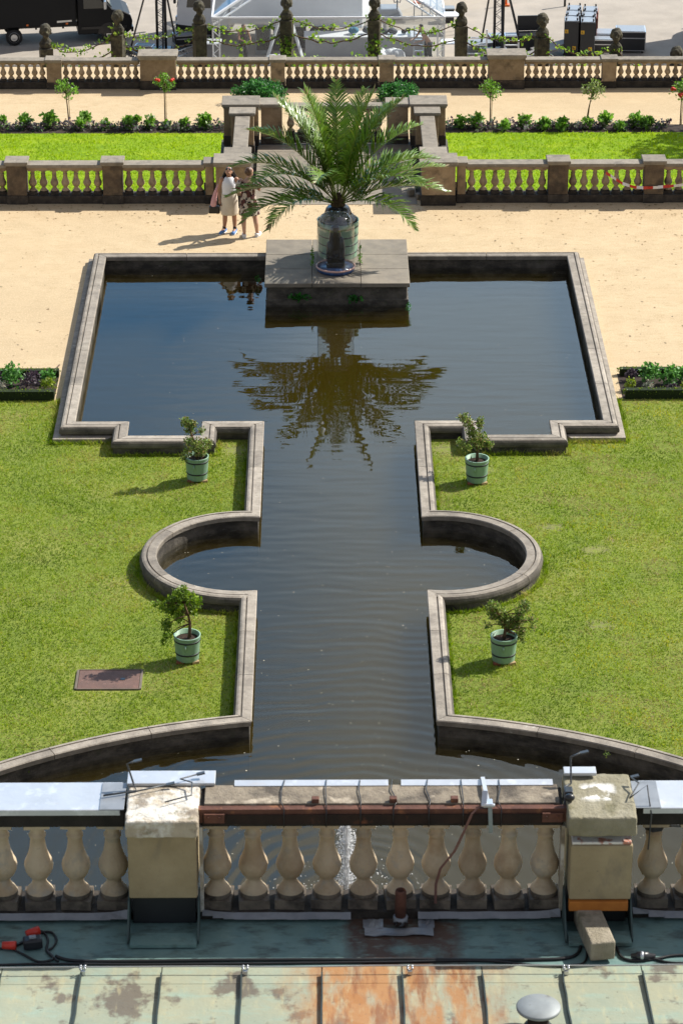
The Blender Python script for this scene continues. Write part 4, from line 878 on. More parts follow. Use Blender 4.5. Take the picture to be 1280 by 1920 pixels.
# trestles, ladder
for (xa, ya), (xb, yb), lb in (((497, 104), (529, 22), 'white slanting prop left of the fourth herm'), ((570, 104), (548, 46), 'white slanting prop right of the fourth herm')):
    a, b = G(xa, ya + 26), TI(xb, yb, 116.0); mb = MB(); mb.beam((a.x, 115.4, Z3), b, .12, .06); tag(mb.build('tent_prop', m_white), lb, 'prop')
p = G(785, 128); t = thing('step_ladder', 'aluminium step ladder inside the right half of the tent', 'ladder', (p.x, 115.3, Z3)); zt = TI(785, 52, 115.3).z
for sx in (-.2, .2):
    mb = MB(); mb.beam((p.x + sx, 115.0, Z3), (p.x + sx * .85, 115.5, zt), .05, .03); mb.build('rail', m_alu, t); mb = MB(); mb.beam((p.x + sx, 116.0, Z3), (p.x + sx * .85, 115.55, zt), .03, .03); mb.build('rear_leg', m_alu, t)
for k in range(7):
    s = (k + .6) / 7; mb = MB(); mb.box(p.x, 115.0 + .5 * s, Z3 + (zt - Z3) * s, .38, .09, .03); mb.build('step', m_alu, t)
for k, (px, lb) in enumerate(((512, 'white cloth heap at the foot of the left trestle'), (730, 'white cloth heap on the floor of the tent near the ladder'))):
    p = G(px, 122); mb = MB(); rd = random.Random(k)
    for j in range(6): mb.ell((p.x + rd.uniform(-.5, .5), 115.2 + rd.uniform(-.2, .2), Z3 + .12 * k + .2), (.3, .22, .22 + .12 * k), 9, 6)
    tag(mb.build('cloth_heap', m_white), lb, 'cloth')
p = G(783, 37); t = thing('bar_stool', 'tall bar stool with orange seat beyond the right roof of the tent', 'stool', (p.x, p.y, Z3)); mb = MB(); mb.bb(p.x - .2, p.x + .2, p.y - .2, p.y + .2, Z3 + .72, Z3 + .80); mb.build('seat', m_orange, t, .02)
for sx, sy in ((-.17, -.17), (.17, -.17), (.17, .17), (-.17, .17)): mb = MB(); mb.beam((p.x + sx, p.y + sy, Z3), (p.x + sx * .9, p.y + sy * .9, Z3 + .72), .03, .03); mb.build('leg', m_bx2, t)
p = G(744, 36); mb = MB(); mb.tube([p, p + Vector((0, 0, .9))], .03, 6); mb.lathe([(.2, 0), (.16, .03), (.03, .05)], 12, p)
for sx in (-1, 1): mb.tube([p + Vector((0, 0, .75)), p + Vector((sx * .12, 0, .72)), p + Vector((sx * .15, 0, .86)), p + Vector((sx * .1, 0, .93))], .025, 5)
tag(mb.build('patio_lamp', m_bx), 'dark forked stand on the plaza beyond the tent roof', 'stand')
p = G(840, 40); t = thing('waste_bin', 'small dark bin with pale lid right of the tent roof', 'bin', p); mb = MB(); mb.box(p.x, p.y, Z3, .45, .45, .55); mb.build('bin_body', m_dark, t, .02); mb = MB(); mb.box(p.x, p.y, Z3 + .552, .5, .5, .06); mb.build('lid', m_bx2, t, .01)
p = G(733, 32); mb = MB(); mb.box(p.x - .1, p.y, Z3, 1.2, .9, .45, tx=.6); tag(mb.build('covered_crate', m_bx2, None, .05), 'grey covered crate on the plaza behind the fifth herm', 'crate')
for k, (px, py, lb) in enumerate(((845, 60, 'white table standing right of the tent, the farther of the two'), (846, 112, 'white table standing right of the tent, the nearer of the two'), (395, 112, 'white table standing left of the tent'), (393, 76, 'white table between the lorry and the tent'))):
    p = G(px, py); t = thing('folding_table', lb, 'table', p, 0, 'white tables beside the tent'); mb = MB(); mb.box(p.x, p.y, Z3 + .72, .9, .7, .05); mb.build('table_top', m_white, t, .01)
    for sx in (-.38, .38):
        for sy in (-.28, .28): mb = MB(); mb.beam((p.x + sx, p.y + sy, Z3), (p.x + sx, p.y + sy, Z3 + .72), .04, .04); mb.build('leg', m_alu, t)
# lighting masts
def mast(px, py, legs, lb):
    p = G(px, py); t = thing('lighting_mast', lb, 'mast', p); s = .17
    mb = MB()
    for dx, dy in ((-s, -s), (s, -s), (s, s), (-s, s)): mb.tube([(p.x + dx, p.y + dy, Z3), (p.x + dx, p.y + dy, Z3 + 7)], .045, 6)
    for k in range(28):
        z = Z3 + k * .25; a = -s if k % 2 else s
        mb.beam((p.x + a, p.y - s, z), (p.x - a, p.y - s, z + .25), .02, .02); mb.beam((p.x + a, p.y + s, z), (p.x - a, p.y + s, z + .25), .02, .02)
        mb.beam((p.x - s, p.y + a, z), (p.x - s, p.y - a, z + .25), .02, .02); mb.beam((p.x + s, p.y + a, z), (p.x + s, p.y - a, z + .25), .02, .02)
    mb.build('truss', m_dark, t)
    for dx, dy, h in legs:
        mb = MB(); mb.beam((p.x + dx, p.y + dy, Z3 + .1), (p.x + .1 * (1 if dx > 0 else -1), p.y, Z3 + h), .07, .07); mb.beam((p.x + dx, p.y + dy, Z3 + .06), (p.x, p.y, Z3 + .06), .08, .1); mb.build('leg', m_dark, t)
        mb = MB(); mb.box(p.x + dx, p.y + dy, Z3, .55, .3, .14); mb.build('foot_weight', m_bx, t, .03)
    mb = MB(); mb.box(p.x, p.y, Z3, .8, .6, .3); mb.build('base', m_dark, t, .03)
mast(304, 103, ((-1.3, .3, 4.3), (.6, .55, 3.3), (.1, -1.0, 3.0)), 'black lattice lighting mast on splayed legs between the van and the lorry')
mast(933, 106, ((-.7, .6, 4.5), (1.0, .9, 3.6), (.1, -.9, 3.0)), 'black lattice lighting mast on splayed legs right of the clear tent')
# flight cases
m_case = flat('flight case panel', (.02, .022, .026), .45); m_caset = flat('flight case lid', (.26, .29, .33), .4)
def case(lb, px, py, sx, sy, sz, rz=0, lid=m_caset, group='silver edged flight cases'):
    p = G(px, py); t = thing('flight_case', lb, 'flight case', p, rz, group); e = .035
    mb = MB(); mb.box(0, 0, .1, sx, sy, sz); mb.build('case_body', m_case, t, world=False)
    mb = MB(); mb.box(0, 0, .1 + sz + .002, sx - .04, sy - .04, .03); mb.build('lid', lid, t, .01, world=False)
    mb = MB()
    for z in (.1 + e / 2, .1 + sz * .68, .1 + sz):
        for a, b in (((-1, -1), (1, -1)), ((1, -1), (1, 1)), ((1, 1), (-1, 1)), ((-1, 1), (-1, -1))): mb.beam((a[0] * sx / 2, a[1] * sy / 2, z), (b[0] * sx / 2, b[1] * sy / 2, z), e, e)
    for a, b in ((-1, -1), (1, -1), (1, 1), (-1, 1)): mb.beam((a * sx / 2, b * sy / 2, .1), (a * sx / 2, b * sy / 2, .1 + sz), e, e)
    mb.build('edge_trim', m_alu, t, world=False)
    for a, b in ((-1, -1), (1, -1), (1, 1), (-1, 1)):
        mb = MB(); mb.ell((a * (sx / 2 - .1), b * (sy / 2 - .1), .05), (.05, .04, .05), 8, 6); mb.build('caster', m_dark, t, world=False)
    return t
case('low silver edged flight case nearest the balustrade, left of the herm', 1130, 101, .78, .6, .55, R(-3))
case('silver edged flight case behind the herm and beside the black speaker stack', 1140, 92, 1.1, .8, .62, R(-3))
case('rightmost silver edged flight case, the longest', 1180, 94, 1.15, .95, .78, R(-3))
case('small grey flight case at the foot of the right lighting mast', 957, 92, .5, .5, .5, 0)
case('flat dark flight case lying left of the right mast base', 925, 110, 1.0, .6, .28, R(8), m_case)
case('dark flight case standing behind the right mast', 930, 90, .6, .5, .45, R(10))
p = G(992, 92); t = thing('open_case', 'large black flight case with its lid standing open', 'flight case', p, R(4)); mb = MB(); mb.box(0, 0, .05, 1.05, .7, .62); mb.build('case_body', m_case, t, .02, world=False); mb = MB(); mb.box(.08, .36, .68, 1.1, .08, .62); mb.build('open_lid', m_case, t, .02, world=False)
# speaker stacks: two rows, three deep
cab0 = None; m_red = flat('red cover', (.38, .10, .06), .7); cn_ = 0
for r_ in range(3):
    for c_ in range(2):
        p = G(1069 + 30 * c_, 102 + 2 * c_); p.y += .82 * r_; p.x += .12 * r_
        nm = f'{["nearest", "middle", "farthest"][r_]} tall black speaker cart of the {["left", "right"][c_]} row of three'
        if cab0 is None:
            t = cab0 = thing('speaker_cart', nm, 'speaker cart', p, R(-4), 'black speaker carts'); mb = MB(); mb.box(0, 0, .16, .58, .74, 1.28); mb.build('cabinet', m_case, t, .02, world=False)
            mb = MB(); mb.box(0, 0, 1.44, .56, .72, .05); mb.build('top_plate', m_caset, t, .01, world=False); mb = MB(); mb.box(0, 0, .06, .62, .78, .09); mb.build('dolly', m_dark, t, .01, world=False)
            for ax, ay in ((-.22, -.3), (.22, -.3), (-.22, .3), (.22, .3)): mb = MB(); mb.lathe([(.02, 0), (.035, .05), (.035, .09), (.01, .11)], 8, (ax, ay, 1.49)); mb.build('knob', m_dark, t, world=False)
            for ax, az in ((-.2, .98), (.12, .3)): mb = MB(); mb.box(ax, -.372, az, .14, .012, .15); e = mb.build('badge', flat('badge yellow', (.75, .42, .02), .5), t, world=False); mb = MB(); mb.front([(ax - .035, az + .04), (ax + .035, az + .04), (ax + .035, az + .06), (ax - .012, az + .06), (ax - .012, az + .11), (ax - .035, az + .11)], -.384, -.379); mb.build('badge_mark', m_dark, e, world=False)
        else: t = copy_tree(cab0); t.location = p; t['label'] = nm
        if c_ == 1 and r_ > 0:
            mb = MB(); mb.box(.305, 0, .2, .02, .7, 1.2); mb.build('side_cover', m_red, t, world=False)
# folded staging, stands
m_stage = M('stage deck', (.30, .29, .28), (.22, .215, .21), 2, .6)
for k, (px, py, rz, tl, lb) in enumerate(((1000, 117, .25, -.12, 'lowest stage deck panel leaning at the foot of the seventh herm'), (1008, 110, .3, -.15, 'middle stage deck panel in the heap by the seventh herm'), (1030, 103, .3, -.16, 'topmost stage deck panel in the heap by the seventh herm'))):
    p = G(px, py); mb = MB(); mb.box(p.x, p.y, Z3 + .12 + .1 * k, 1.5, .55, .09, rz=rz, tilt=(0, tl)); tag(mb.build('stage_deck', m_stage, None, .01), lb, 'stage deck')
for k, (px, py, lb) in enumerate(((890, 112, 'white railing frame right of the sixth herm'), (958, 112, 'small white railing frame in front of the right mast'))):
    p = G(px, py); t = thing('railing_frame', lb, 'frame', p); hh = 1.25 if k == 0 else .8; ww = .9 - .35 * k
    for sx in (-.5, .5): mb = MB(); mb.beam((p.x + sx * ww, p.y, Z3), (p.x + sx * ww, p.y, Z3 + hh), .06, .06); mb.build('post', m_white, t)
    for z in (.25, .6, .9)[:3 - k]: mb = MB(); mb.beam((p.x - ww / 2, p.y, Z3 + z), (p.x + ww / 2, p.y, Z3 + z), .05, .05); mb.build('rail', m_white, t)
p = G(890, 98); mb = MB()
for k in range(4): mb.box(p.x + .06 * k, p.y, Z3 + .12 * k, 1.0, .7, .1, rz=.1 * k)
tag(mb.build('truss_pile', m_bx2, None, .01), 'heap of grey staging parts behind the white railing frame', 'staging heap')
for k, (xa, ya, xb, yb) in enumerate(((228, 92, 262, 112), (232, 102, 262, 118), (380, 95, 334, 112))):
    a, b = G(xa, ya), G(xb, yb); mb = MB(); up = Vector((0, 0, .12))
    for dz in (0, .22): mb.beam(a + up + Vector((0, 0, dz)), b + up + Vector((0, 0, dz)), .04, .04)
    for i in range(8): mb.beam(a.lerp(b, i / 8) + up, a.lerp(b, (i + 1) / 8) + up + Vector((0, 0, .22)), .025, .025)
    tag(mb.build('truss_section', m_dark if k < 2 else m_alu), ['black truss section lying on the sand, the farther of two', 'black truss section lying on the sand, the nearer of two', 'silver truss section lying left of the third herm'][k], 'truss')
case('grey topped flight case between the left mast and the lorry', 344, 86, .75, .6, .4, R(15)); case('low black flight case lying beside the left mast', 272, 98, .7, .4, .2, R(-14), m_case)
p = G(1058, 12); mb = MB(); mb.tube([p, p + Vector((0, 0, .9))], .05, 8); mb.lathe([(.07, 0), (.07, .06), (.05, .08)], 10, p + Vector((0, 0, .88))); tag(mb.build('bollard', m_dark), 'short dark bollard on the far plaza', 'bollard')
p = G(948, 11); mb = MB(); mb.box(p.x, p.y, Z3, .3, .25, .08); mb.tube([p + Vector((0, 0, .05)), p + Vector((0, 0, .9))], .05, 8); tag(mb.build('marker_post', [m_orange]), 'orange footed post on the plaza behind the right mast', 'post')

# ------------------------------------------------------------------ people
m_skin = M('skin tan', (.42, .23, .15), (.36, .19, .12), 12, .5, spec=.4); m_skin2 = M('skin light', (.50, .31, .23), (.44, .26, .19), 12, .5, spec=.4)
m_hairb = flat('black hair', (.012, .01, .01), .35); m_hairbr = flat('brown hair', (.09, .045, .022), .45)
def body(name, J, mat, t, hand_dirs, head, look):
    """one continuous body surface grown from tapered limbs, with faces and fingers"""
    mb = MB()
    def limb(names, rads, n=10): mb.tube([J[k] for k in names], rads, n)
    mb.tube([J['pelvis'] + Vector((0, 0, -.1)), J['pelvis'], J['waist'], J['chest'], J['chest'] + Vector((0, 0, .12)), J['neck']], [.11, .145, .12, .14, .11, .055], 14, flat=.72)
    for s in 'lr':
        limb(['hip' + s, 'knee' + s, 'calf' + s, 'ankle' + s], [.088, .06, .058, .036]); limb(['ankle' + s, 'toe' + s], [.042, .032], 8)
        mb.ell(J['hip' + s], (.095, .095, .1)); limb(['sh' + s, 'el' + s, 'wr' + s], [.05, .038, .026]); mb.ell(J['sh' + s], (.06, .055, .06)); mb.ell(J['el' + s], (.039,) * 3, 8, 6)
        d = Vector(hand_dirs[s][0]).normalized(); pn = Vector(hand_dirs[s][1]).normalized(); sd_ = d.cross(pn).normalized(); wr = J['wr' + s]
        mb.tube([wr, wr + d * .05, wr + d * .09], [.026, .036, .034], 8, flat=.6)
        for k, (o_, L_) in enumerate(((-.03, .065), (-.01, .08), (.01, .076), (.03, .06))):
            a = wr + d * .085 + sd_ * o_; mb.tube([a, a + d * L_ * .55 + pn * .008, a + d * L_ * .9 + pn * .03], [.011, .010, .008], 6)
        a = wr + d * .035 - sd_ * .03; mb.tube([a, a - sd_ * .025 + d * .03, a - sd_ * .03 + d * .06 + pn * .01], [.013, .011, .009], 6)
    mb.tube([J['neck'] - Vector((0, 0, .06)), J['neck'], head], [.06, .052, .05], 10)
    q = look.to_track_quat('-Y', 'Z').to_matrix()
    mb.ell(head, (.078, .098, .115), rot=q); mb.ell(head + q @ Vector((0, -.03, -.06)), (.058, .062, .065), rot=q)
    mb.tube([head + q @ Vector((0, -.09, .02)), head + q @ Vector((0, -.118, -.025)), head + q @ Vector((0, -.09, -.035))], [.012, .018, .012], 6)
    mb.ell(head + q @ Vector((0, -.088, -.066)), (.028, .014, .012), 8, 6, rot=q)
    for s in (-1, 1): mb.ell(head + q @ Vector((s * .078, .01, -.01)), (.014, .024, .034), 8, 6, rot=q); mb.ell(head + q @ Vector((s * .03, -.088, .018)), (.016, .012, .011), 8, 6, rot=q)
    o = mb.build('body', mat, t, world=False, fix=True); md = o.modifiers.new('remesh', 'REMESH'); md.mode = 'VOXEL'; md.voxel_size = .011; md.use_smooth_shade = True
    sm = o.modifiers.new('smooth', 'SMOOTH'); sm.iterations = 2; sm.factor = .4
    return q
def garment(name, rings, mat, t, n=22, fold=0, seed=1, cap=False):
    """lofted cloth: rings of (x, y, z, rx, ry)"""
    mb = MB(); rd = random.Random(seed); ph = [rd.uniform(0, 6) for _ in range(3)]; k = len(rings)
    for i, (x, y, z, rx, ry) in enumerate(rings):
        for j in range(n):
            a = 2 * PI * j / n; f = 1 + fold * (i / (k - 1)) ** 1.5 * (math.sin(5 * a + ph[0]) * .6 + math.sin(9 * a + ph[1]) * .4); mb.v.append((x + rx * math.cos(a) * f, y + ry * math.sin(a) * f, z))
    for i in range(k - 1):
        for j in range(n): mb.f.append([i * n + j, i * n + (j + 1) % n, (i + 1) * n + (j + 1) % n, (i + 1) * n + j]); mb.m.append(0); mb.s.append(True)
    o = mb.build(name, mat, t, world=False); md = o.modifiers.new('thick', 'SOLIDIFY'); md.thickness = .006; s = o.modifiers.new('sub', 'SUBSURF'); s.levels = 1; s.render_levels = 1
    return o
def shoe(t, J, s, mat, sock=None):
    a, b = J['ankle' + s], J['toe' + s]; d = (b - a); d.z = 0; d = d.normalized(); heel = Vector((a.x, a.y, .04)) - d * .05; toe = Vector((b.x, b.y, .035)) + d * .07
    mb = MB(); mb.tube([heel - d * .02 + Vector((0, 0, .005)), heel + Vector((0, 0, .02)), heel.lerp(toe, .45) + Vector((0, 0, .01)), toe - d * .03, toe], [.03, .05, .05, .046, .02], 10, flat=.8); o = mb.build('shoe', mat, t, world=False)
    mb = MB(); mb.tube([heel - d * .03 - Vector((0, 0, .03)), heel.lerp(toe, .5) - Vector((0, 0, .03)), toe + d * .01 - Vector((0, 0, .03))], [.035, .05, .03], 10, flat=.25); mb.build('sole', m_white, o, world=False)
    if sock: mb = MB(); mb.tube([a + Vector((0, 0, .0)), a + Vector((0, 0, .07))], [.044, .044], 10); mb.build('sock', sock, t, world=False)
V = Vector
P1 = at(431, 436, 0); t1 = thing('person', 'person in white sleeveless top and cream skirt looking up through dark glasses', 'person', (P1.x, P1.y, 0))
J = dict(pelvis=V((0, 0, .86)), waist=V((0, 0, 1.02)), chest=V((0, .01, 1.2)), neck=V((0, .02, 1.40)), hipl=V((-.09, 0, .84)), hipr=V((.09, 0, .84)), kneel=V((-.105, -.02, .46)), kneer=V((.11, -.01, .46)), calfl=V((-.112, .02, .3)), calfr=V((.118, .02, .3)),
         anklel=V((-.13, .02, .085)), ankler=V((.12, .0, .085)), toel=V((-.2, -.1, .045)), toer=V((.09, -.14, .045)), shl=V((-.175, .01, 1.33)), shr=V((.175, .01, 1.33)), ell=V((-.25, .03, 1.07)), elr=V((.25, .06, 1.1)), wrl=V((-.225, -.05, .84)), wrr=V((.3, -.1, 1.02)))
hd = V((0, .03, 1.525)); q = body('body', J, m_skin, t1, {'l': ((.1, -.3, -1), (1, 0, 0)), 'r': ((.6, -.8, .1), (0, 0, -1))}, hd, V((-.12, -.75, .62)))
m_wtop = M('white cotton', (.80, .81, .84), (.74, .76, .80), 9, .85); m_cream = M('cream linen', (.68, .61, .50), (.60, .53, .43), 7, .9)
garment('top', [(0, .015, 1.40, .075, .065), (0, .01, 1.345, .125, .095), (0, 0, 1.25, .175, .13), (0, 0, 1.14, .175, .135), (0, 0, 1.02, .165, .13), (0, 0, .96, .18, .14)], m_wtop, t1)
garment('skirt', [(0, 0, 1.0, .172, .14), (0, 0, .9, .205, .165), (0, 0, .75, .215, .175), (0, 0, .6, .215, .175), (0, 0, .47, .212, .172)], m_cream, t1, fold=.05)
for s in 'lr': shoe(t1, J, s, flat('blue shoe cloth', (.10, .24, .55), .6), m_hairb)
mb = MB(); mb.ell(hd + q @ V((0, .025, .025)), (.09, .1, .115), rot=q)
for k in range(16):
    a = PI * (k / 15) ; x = math.cos(a); b = hd + q @ V((x * .08, .05 + .03 * math.sin(a), .02)); mb.tube([b, b + V((x * .06, .05, -.12)), b + V((x * .10, .04, -.24)), b + V((x * .13, -.02, -.33 if x > 0 else -.25))], [.034, .034, .028, .01], 6)
o = mb.build('hair', m_hairb, t1, world=False); md = o.modifiers.new('remesh', 'REMESH'); md.mode = 'VOXEL'; md.voxel_size = .014; md.use_smooth_shade = True
# keep the face free of hair
ct = bpy.data.objects  # (hair sits behind the face plane)
mb = MB()
for s in (-1, 1): mb.ell(hd + q @ V((s * .034, -.098, .018)), (.033, .012, .026), 10, 6, rot=q)
mb.tube([hd + q @ V((-.03, -.105, .022)), hd + q @ V((.03, -.105, .022))], .006, 5)
for s in (-1, 1): mb.tube([hd + q @ V((s * .066, -.09, .022)), hd + q @ V((s * .082, .0, .015))], .005, 5)
mb.build('sunglasses', m_glassd, t1, world=False)
# pink jacket and bag on her arm
m_pink = M('pink cloth', (.72, .42, .42), (.62, .33, .34), 8, .9)
mb = MB(); c = V((P1.x - .3, P1.y + .02, 0))
mb.tube([c + V((.05, 0, 1.2)), c + V((-.02, .03, 1.0)), c + V((-.06, .0, .85)), c + V((-.08, -.02, .70)), c + V((-.07, -.02, .62))], [.03, .045, .06, .075, .05], 10, flat=.5)
tag(mb.build('pink_jacket', m_pink), 'pink and white jacket hanging over the arm of the person in white', 'jacket')
t = thing('handbag', 'black handbag held low beside the person in white', 'bag', c + V((-.06, -.02, .5))); mb = MB(); mb.box(c.x - .06, c.y, .48, .28, .11, .19, tx=.85); mb.build('bag_body', flat('black leather', (.015, .014, .014), .4), t, .03)
mb = MB(); mb.tube([c + V((-.15, 0, .66)), c + V((-.06, -.02, .84)), c + V((.02, -.01, .86)), c + V((.03, 0, .66))], .009, 6); mb.build('strap', m_dark, t)

P2 = at(468, 444, 0); t2 = thing('person', 'person in a patterned off-shoulder dress seen from behind, brown hair pinned up', 'person', (P2.x, P2.y, 0))
J = dict(pelvis=V((-.02, 0, .94)), waist=V((-.02, 0, 1.1)), chest=V((-.02, .0, 1.27)), neck=V((.0, .01, 1.47)), hipl=V((-.11, 0, .92)), hipr=V((.07, 0, .92)), kneel=V((-.13, .03, .5)), kneer=V((.13, .05, .5)), calfl=V((-.135, -.01, .33)), calfr=V((.16, .0, .33)),
         anklel=V((-.12, -.06, .085)), ankler=V((.18, .03, .085)), toel=V((-.14, .08, .045)), toer=V((.23, .15, .045)), shl=V((-.19, 0, 1.40)), shr=V((.165, 0, 1.39)), ell=V((-.27, -.02, 1.15)), elr=V((.24, .1, 1.15)), wrl=V((-.22, .14, 1.06)), wrr=V((.12, .3, 1.15)))
hd2 = V((.02, .03, 1.61)); q2 = body('body', J, m_skin2, t2, {'l': ((.2, 1, 0), (1, 0, 0)), 'r': ((-.6, .8, .2), (0, 0, -1))}, hd2, V((.62, .75, .12)))
m_print = M('printed cloth', (.50, .44, .37), (.46, .40, .33), 5, .85, [dict(c=(.09, .035, .03), s=13, lo=.47, hi=.51, f=1, st=(1, 1, .6), d=1), dict(c=(.02, .015, .02), s=17, lo=.58, hi=.6, f=1, d=1)])
garment('dress', [(-.01, .0, 1.385, .205, .12), (-.01, 0, 1.30, .20, .135), (-.02, 0, 1.15, .17, .13), (-.02, 0, 1.06, .165, .13), (-.02, 0, .95, .20, .165), (0, 0, .75, .235, .2), (0, 0, .66, .25, .215), (0, 0, .58, .262, .222)], m_print, t2, fold=.07, seed=3)
for s, sg in (('l', -1), ('r', 1)):
    a, b = J['sh' + s], J['el' + s]; mb = MB(); mb.tube([a + V((0, 0, .0)), a.lerp(b, .4), a.lerp(b, .75)], [.075, .09, .08], 12); mb.build('sleeve', m_print, t2, world=False); shoe(t2, J, s, m_white)
mb = MB(); mb.ell(hd2 + q2 @ V((0, .03, .02)), (.088, .095, .108), rot=q2); mb.ell(hd2 + q2 @ V((0, .11, .03)), (.05, .045, .05), rot=q2); o = mb.build('hair', m_hairbr, t2, world=False); md = o.modifiers.new('remesh', 'REMESH'); md.mode = 'VOXEL'; md.voxel_size = .014; md.use_smooth_shade = True
# two helpers at work in the tent
def worker(lb, loc, rz, bend, shirt, legs, skin):
    t = thing('person', lb, 'person', loc, rz); y = -bend
    J = dict(pelvis=V((0, 0, .9)), waist=V((0, y * .3, 1.08)), chest=V((0, y * .7, 1.25)), neck=V((0, y, 1.44)), hipl=V((-.09, 0, .88)), hipr=V((.09, 0, .88)), kneel=V((-.11, -.08, .48)), kneer=V((.12, -.02, .48)), calfl=V((-.11, -.03, .3)), calfr=V((.13, .03, .3)), anklel=V((-.11, .02, .085)), ankler=V((.14, .08, .085)), toel=V((-.13, -.12, .045)), toer=V((.16, -.05, .045)),
             shl=V((-.19, y * .9, 1.37)), shr=V((.19, y * .9, 1.37)), ell=V((-.25, y - .1, 1.12)), elr=V((.25, y - .1, 1.12)), wrl=V((-.16, y - .32, 1.1)), wrr=V((.16, y - .32, 1.05)))
    hd = V((0, y - .05, 1.58)); q = body('body', J, skin, t, {'l': ((.3, -1, -.2), (0, 0, -1)), 'r': ((-.3, -1, -.2), (0, 0, -1))}, hd, V((0, -1, -.3)))
    mb = MB(); mb.ell(hd + q @ V((0, .03, .03)), (.086, .09, .1), rot=q); mb.build('hair', m_hairb, t, world=False)
    for s in 'lr': mb = MB(); mb.tube([J['hip' + s] + V((0, 0, .06)), J['knee' + s], J['ankle' + s]], [.11, .085, .065], 10); mb.build('trouser_leg', legs, t, world=False); shoe(t, J, s, m_dark)
    if shirt: garment('shirt', [(0, y, 1.43, .08, .07), (0, y * .85, 1.36, .2, .11), (0, y * .6, 1.2, .185, .135), (0, y * .3, 1.05, .17, .13), (0, 0, .9, .18, .14)], shirt, t)
p = G(455, 131); worker('person in dark clothes standing inside the left end of the clear tent', (p.x, 115.2, Z3), R(30), .05, flat('dark red shirt', (.05, .03, .032), .8), flat('black trousers', (.03, .03, .035), .8), m_skin)
p = G(804, 131); worker('bare-chested person in dark trousers bending forward inside the right end of the tent', (p.x, 115.2, Z3), R(-60), .34, None, flat('blue black trousers', (.03, .045, .06), .8), m_skin2)

# ------------------------------------------------------------------ the palace roof and its parapet in the foreground
ZB = 11.90
rust = dict(c=(.36, .16, .05), s=3, lo=.36, hi=.56, x=(.16, .50, .35), f=.85, st=(2.2, .5, 1), ea=.5)
rust2 = dict(c=(.20, .075, .032), s=4.5, lo=.5, hi=.62, x=(.24, .50, .3), f=.75, st=(2.5, .4, 1), ea=.5)
m_cop = M('copper patina', (.275, .315, .245), (.335, .34, .24), 2.2, .6, [dict(c=(.27, .38, .32), s=3.5, lo=.5, hi=.68, f=.6, st=(1, 2.5, 1)), dict(c=(.13, .105, .085), s=2.0, lo=.555, hi=.61, f=.85, st=(1.3, 1, 1)), rust, rust2, dict(c=(.10, .09, .075), s=22, lo=.64, hi=.72, f=.8), dict(c=(.46, .42, .25), s=6, lo=.55, hi=.72, f=.5, st=(3, .6, 1)), dict(c=(.5, .5, .43), s=45, lo=.7, hi=.76, f=.7)], bump=.25, bscale=14, objrand=.06)
m_cop2 = M('shaded copper patina', (.17, .275, .255), (.12, .21, .20), 2.5, .6, [dict(c=(.05, .06, .055), s=5, lo=.5, hi=.7, f=.8, st=(1, 2, 1)), dict(c=(.085, .045, .03), s=3, lo=.3, hi=.5, x=(.25, .36, .12), f=.95, ea=.3), dict(c=(.25, .35, .31), s=8, lo=.55, hi=.72, f=.5, st=(1, 3, 1)), dict(c=(.5, .5, .45), s=35, lo=.72, hi=.76, f=.6)], bump=.25, bscale=14)  # darker copy of the roof patina, with the gutter's shade put into its colour
m_seam = flat('dark seam', (.025, .04, .04), .6)  # dark colour paints in the shadow line along the standing seams
b_ = thing('palace_building', 'palace with green patinated copper roof below the camera', 'building', (0, 15, 0))
mb = MB(); mb.bb(-14, 14, 4, 19.15, 0, 11.55); mb.build('wall', m_sand, b_)
mb = MB(); mb.bb(-14, 14, 18.6, 19.45, 11.56, 11.70); mb.build('cornice', m_cap, b_, .03)
def roof_z(y): return ZB - .02 + (18.19 - y) * .085 if y < 18.19 else ZB - .03 - (y - 18.19) * .03
sx = [-2.67 + .5785 * (i - 8) for i in range(0, 26)]
for i in range(len(sx) - 1):
    a, c_ = sx[i], sx[i + 1]
    if c_ < -3.9 or a > 3.9: continue
    for y0, y1 in ((18.185, 17.93), (17.93, 17.33), (17.33, 16.4), (16.4, 14.5)):
        mb = MB(); e = .004; d = .004 if y0 < 18 else 0
        mb.add([(a + e, y1, roof_z(y1) + d + .002), (c_ - e, y1, roof_z(y1) + d + .002), (c_ - e, y0, roof_z(y0) - .0), (a + e, y0, roof_z(y0) - .0), (a + e, y1, roof_z(y1) - .03), (c_ - e, y1, roof_z(y1) - .03), (c_ - e, y0, roof_z(y0) - .03), (a + e, y0, roof_z(y0) - .03)], [(0, 1, 2, 3), (0, 4, 5, 1), (1, 5, 6, 2), (2, 6, 7, 3), (3, 7, 4, 0)])
        mb.build('roof_sheet', m_cop, b_)
    mb = MB(); rd = random.Random(i); pts = [(a + rd.uniform(-.004, .004), y, roof_z(y) + .014) for y in (18.04, 17.9, 17.7, 17.5, 17.3, 17.0, 16.5, 15)]
    [mb.beam(p_, q_, .011, .04) for p_, q_ in zip(pts[:-1], pts[1:])]; mb.build('standing_seam', m_seam, b_)
mb = MB()
for y0, y1 in ((18.86, 18.45), (18.45, 18.195)):
    mb.add([(-14, y1, roof_z(y1)), (14, y1, roof_z(y1)), (14, y0, roof_z(y0)), (-14, y0, roof_z(y0))], [(0, 1, 2, 3)])
mb.bb(-14, 14, 18.0, 18.9, 11.6, 11.83); mb.build('gutter_sheet', m_cop2, b_)
mb = MB(); mb.add([(-14, 14.5, roof_z(14.5) - .03), (14, 14.5, roof_z(14.5) - .03), (14, 4, 12.8), (-14, 4, 12.8)], [(0, 1, 2, 3)]); mb.build('upper_roof', m_cop, b_)
